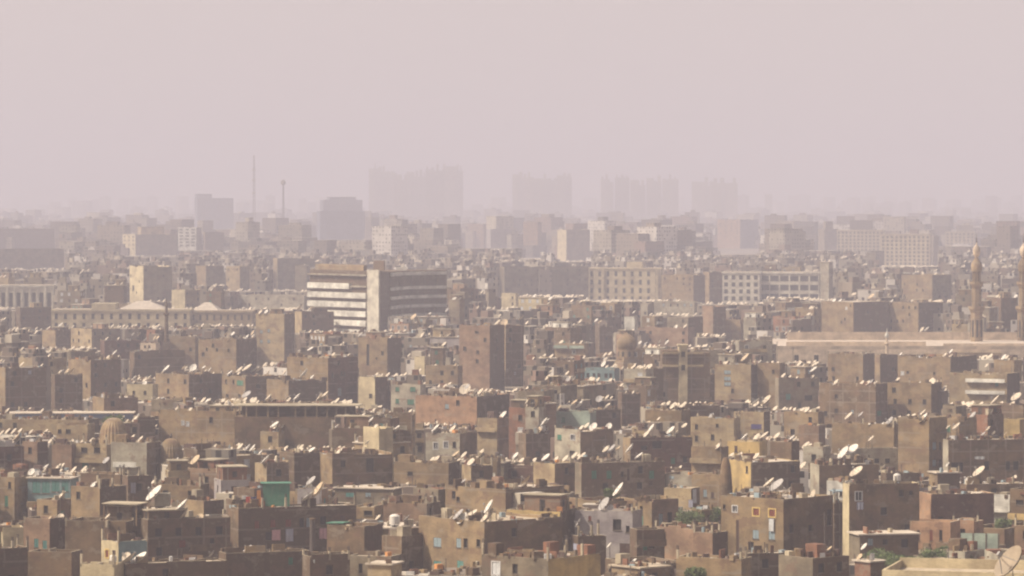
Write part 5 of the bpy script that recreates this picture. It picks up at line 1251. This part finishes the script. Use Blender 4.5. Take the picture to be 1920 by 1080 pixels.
for u in (-a+.05, 0, a-.1):
    for v in (.1, 3.3): m.box(u-.05, u+.05, v, v+.1, 0, zz)
m.build('post', SH['brownp'], root)
cloth(1300, 930, 7, 26, SH['whitep'], 'tall white cloth above the garden trees')
cloth(1296, 944, 8, 14, SH['greyc'], 'bluish white cloth beside the tall white cloth')
LEAF = [flat('leaf_dark', (.045, .072, .022), .7), flat('leaf_mid', (.085, .125, .035), .7), flat('leaf_light', (.13, .17, .055), .7)]
def tree(px, py_top, py_bot, w, d, label, name='leafy_tree'):
    d *= K
    pp = F/d; x = (px-960)/pp; zt, zb = HC-(py_top-YH)/pp, HC-(py_bot-YH)/pp; rx = w/2/pp
    root = empty(name, (x, d, 0)); tag(root, label, 'tree', 'green trees between the houses')
    m = MB(); m.tube((0, 0, 0), (0, 0, zb+(zt-zb)*.4), .28, 8, r2=.14)
    for k in range(6): a = k*1.05; m.tube((0, 0, zb*.8), (rx*.6*math.cos(a), rx*.5*math.sin(a), zb+(zt-zb)*.55), .1, 5, r2=.04)
    m.build('trunk', SH['brownp'], root)
    c = MB(); cz, rz = (zt+zb)/2, (zt-zb)/2
    cl = [(R.uniform(-.75, .75)*rx, R.uniform(-.7, .7)*min(rx, 4), cz+R.uniform(-.7, .65)*rz, R.uniform(.28, .5)*min(rz, rx)+.25, R.choice([0, 1, 1, 2])) for _ in range(int(26+rx*6))]
    for (a, b, z, r, mi) in cl:
        for _ in range(85):
            v = Vector((R.gauss(0, 1), R.gauss(0, 1), R.gauss(0, 1))).normalized()*r*R.uniform(.55, 1.1); q = Vector((a, b, z))+v
            t1 = Vector((R.gauss(0, 1), R.gauss(0, 1), R.gauss(0, 1))).normalized(); t2 = t1.orthogonal().normalized(); l = R.uniform(.10, .20)
            c.face([q-t1*l, q+t2*l*.5, q+t1*l, q-t2*l*.5], mi if R.random() < .75 else R.choice([0, 1, 2]))
    c.build('crown', LEAF, root)
tree(1291, 956, 992, 52, 372, 'bright green rounded tree before the slim tan house')
tree(1332, 950, 985, 50, 374, 'green tree touching the corner block, right half of the garden pair')
tree(1640, 1030, 1072, 42, 330, 'dark green tree in front of the flat roofed grey house')
tree(1690, 1044, 1068, 60, 322, 'low green bushes along the terracotta sheds')
tree(1745, 1032, 1062, 60, 330, 'yellow green bushes beneath the terracotta twin shed')
tree(1805, 1038, 1056, 50, 332, 'thin green bushes beside the teal fence')
tree(1882, 974, 1000, 30, 372, 'dark green tree below the white balconies')
tree(212, 778, 796, 40, 500, 'green bush on top of the wall by the larger ribbed dome')
tree(1147, 918, 932, 30, 395, 'small green tree at the foot of the long block')
tree(1305, 1064, 1085, 40, 318, 'green treetop at the bottom edge below the brick yard')
tree(1665, 1036, 1074, 40, 326, 'bushy green tree left of the painted red box')
tree(1775, 1026, 1050, 46, 335, 'yellow green shrubs against the terracotta sheds')
tree(1300, 962, 990, 36, 371, 'low green tree between the garden pair')
for i, (px, yt, yb, dd, lab) in enumerate([(884, 960, 1075, 350, 'thin upright pole before the tan windowed house'), (1546, 960, 1075, 330, 'thin pole beside the near pale roof'), (1487, 650, 700, 700, 'thin dark pole left of the cut corner house'), (1172, 742, 770, 560, 'white pole on the tall dark store'), (1457, 640, 680, 790, 'thin pole at the left end of the mosque court'), (202, 930, 950, 420, 'thin aerial pole over the garden house')]):
    dd *= K; pp = F/dd; root = empty('aerial_pole', ((px-960)/pp, dd, 0)); tag(root, lab, 'pole'); m = MB(); m.tube((0, 0, 0), (0, 0, HC-(yt-YH)/pp), .09, 6); m.build('shaft', POLE, root)
    m = MB(); z = HC-(yt-YH)/pp; m.tube((-.6, 0, z-.4), (.6, 0, z-.4), .03, 4); m.tube((-.4, 0, z-.9), (.4, 0, z-.9), .03, 4); m.build('aerial', POLE, root)
fence = empty('teal_fence', ((1830-960)/F*334*K, 334*K, 0), -.2); tag(fence, 'teal painted board wall beside the green bushes', 'fence')
q = MB(); q.box(-2.4, 3.4, 0, .12, 0, HC-(1000-YH)*334*K/F)
q.build('board', W['mint'], fence); q = MB(); [q.box(u, u+.14, -.06, -.004, 0, HC-(999-YH)*334*K/F) for u in (-2.4, -.5, 1.4, 3.2)]; q.build('post', SH['brownp'], fence)

# ---------------------------------------------------------------- haze, light, camera
HAZE_D = 4.6e-4/K
hz = MB(); hz.box(-70000, 70000, -3000, 64000, -1.0, 240.0, 0)
hm = bpy.data.materials.new('haze'); hm.use_nodes = True; nt = hm.node_tree
for n in list(nt.nodes):
    if n.type != 'OUTPUT_MATERIAL': nt.nodes.remove(n)
pv = nd(nt, 'ShaderNodeVolumePrincipled'); out = [n for n in nt.nodes if n.type == 'OUTPUT_MATERIAL'][0]
pv.inputs['Color'].default_value = (.655, .645, .75, 1); pv.inputs['Density'].default_value = HAZE_D; pv.inputs['Anisotropy'].default_value = 0.0
nt.links.new(pv.outputs[0], out.inputs['Volume'])
ho = hz.build('haze', hm); tag(ho, 'dusty pinkish haze filling the air over the whole city', 'haze', kind='stuff')
hm.cycles.homogeneous_volume = True

w = bpy.data.worlds.new('World'); scene.world = w; w.use_nodes = True; nt = w.node_tree; bg = nt.nodes['Background']
st = nd(nt, 'ShaderNodeTexSky'); st.sky_type = 'NISHITA'; st.sun_disc = False
st.sun_elevation = math.radians(SUN_EL); st.dust_density = 8.0; st.air_density = 1.0; st.ozone_density = .5
az = math.radians(90+SUN_AZ)        # azimuth of the sun measured from the view axis (+y) to the left
sv = Vector((-math.cos(math.radians(SUN_AZ))*math.cos(math.radians(SUN_EL)), -math.sin(math.radians(SUN_AZ))*math.cos(math.radians(SUN_EL)), math.sin(math.radians(SUN_EL))))
st.sun_rotation = math.atan2(sv.x, sv.y)
hsv = nd(nt, 'ShaderNodeMix', data_type='RGBA', blend_type='MIX'); 
wtc = nd(nt, 'ShaderNodeTexCoord'); wsx = nd(nt, 'ShaderNodeSeparateXYZ'); nt.links.new(wtc.outputs['Generated'], wsx.inputs[0])
wmr = nd(nt, 'ShaderNodeMapRange'); nt.links.new(wsx.outputs[2], wmr.inputs['Value'])
for k_, v_ in (('From Min', .08), ('From Max', .5), ('To Min', .94), ('To Max', .15)): wmr.inputs[k_].default_value = v_
nt.links.new(wmr.outputs[0], hsv.inputs[0])
nt.links.new(st.outputs[0], hsv.inputs[6]); hsv.inputs[7].default_value = (6.55, 5.65, 5.40, 1)
nt.links.new(hsv.outputs[2], bg.inputs['Color']); bg.inputs['Strength'].default_value = .10
sl = bpy.data.lights.new('sun', 'SUN'); sl.energy = 5.0; sl.angle = math.radians(.6); sl.color = (1, .90, .76)
so = bpy.data.objects.new('sun', sl); COL.objects.link(so); so.rotation_euler = sv.to_track_quat('Z', 'Y').to_euler()
cam = bpy.data.cameras.new('camera'); co_ = bpy.data.objects.new('camera', cam); COL.objects.link(co_); scene.camera = co_
co_.location = (0, 0, HC); co_.rotation_euler = (math.radians(90), 0, 0)
cam.sensor_width = 36; cam.lens = 36*F/1920; cam.shift_y = -(540-YH)/1920; cam.clip_start = 1; cam.clip_end = 200000
scene.view_settings.view_transform = 'Standard'; scene.view_settings.look = 'None'; scene.view_settings.exposure = .20; scene.view_settings.gamma = 1
scene.render.engine = 'CYCLES'; cy = scene.cycles
cy.volume_bounces = 1; cy.max_bounces = 5; cy.diffuse_bounces = 2; cy.use_denoising = True; cy.filter_width = 2.2
print('objects', len(scene.objects))
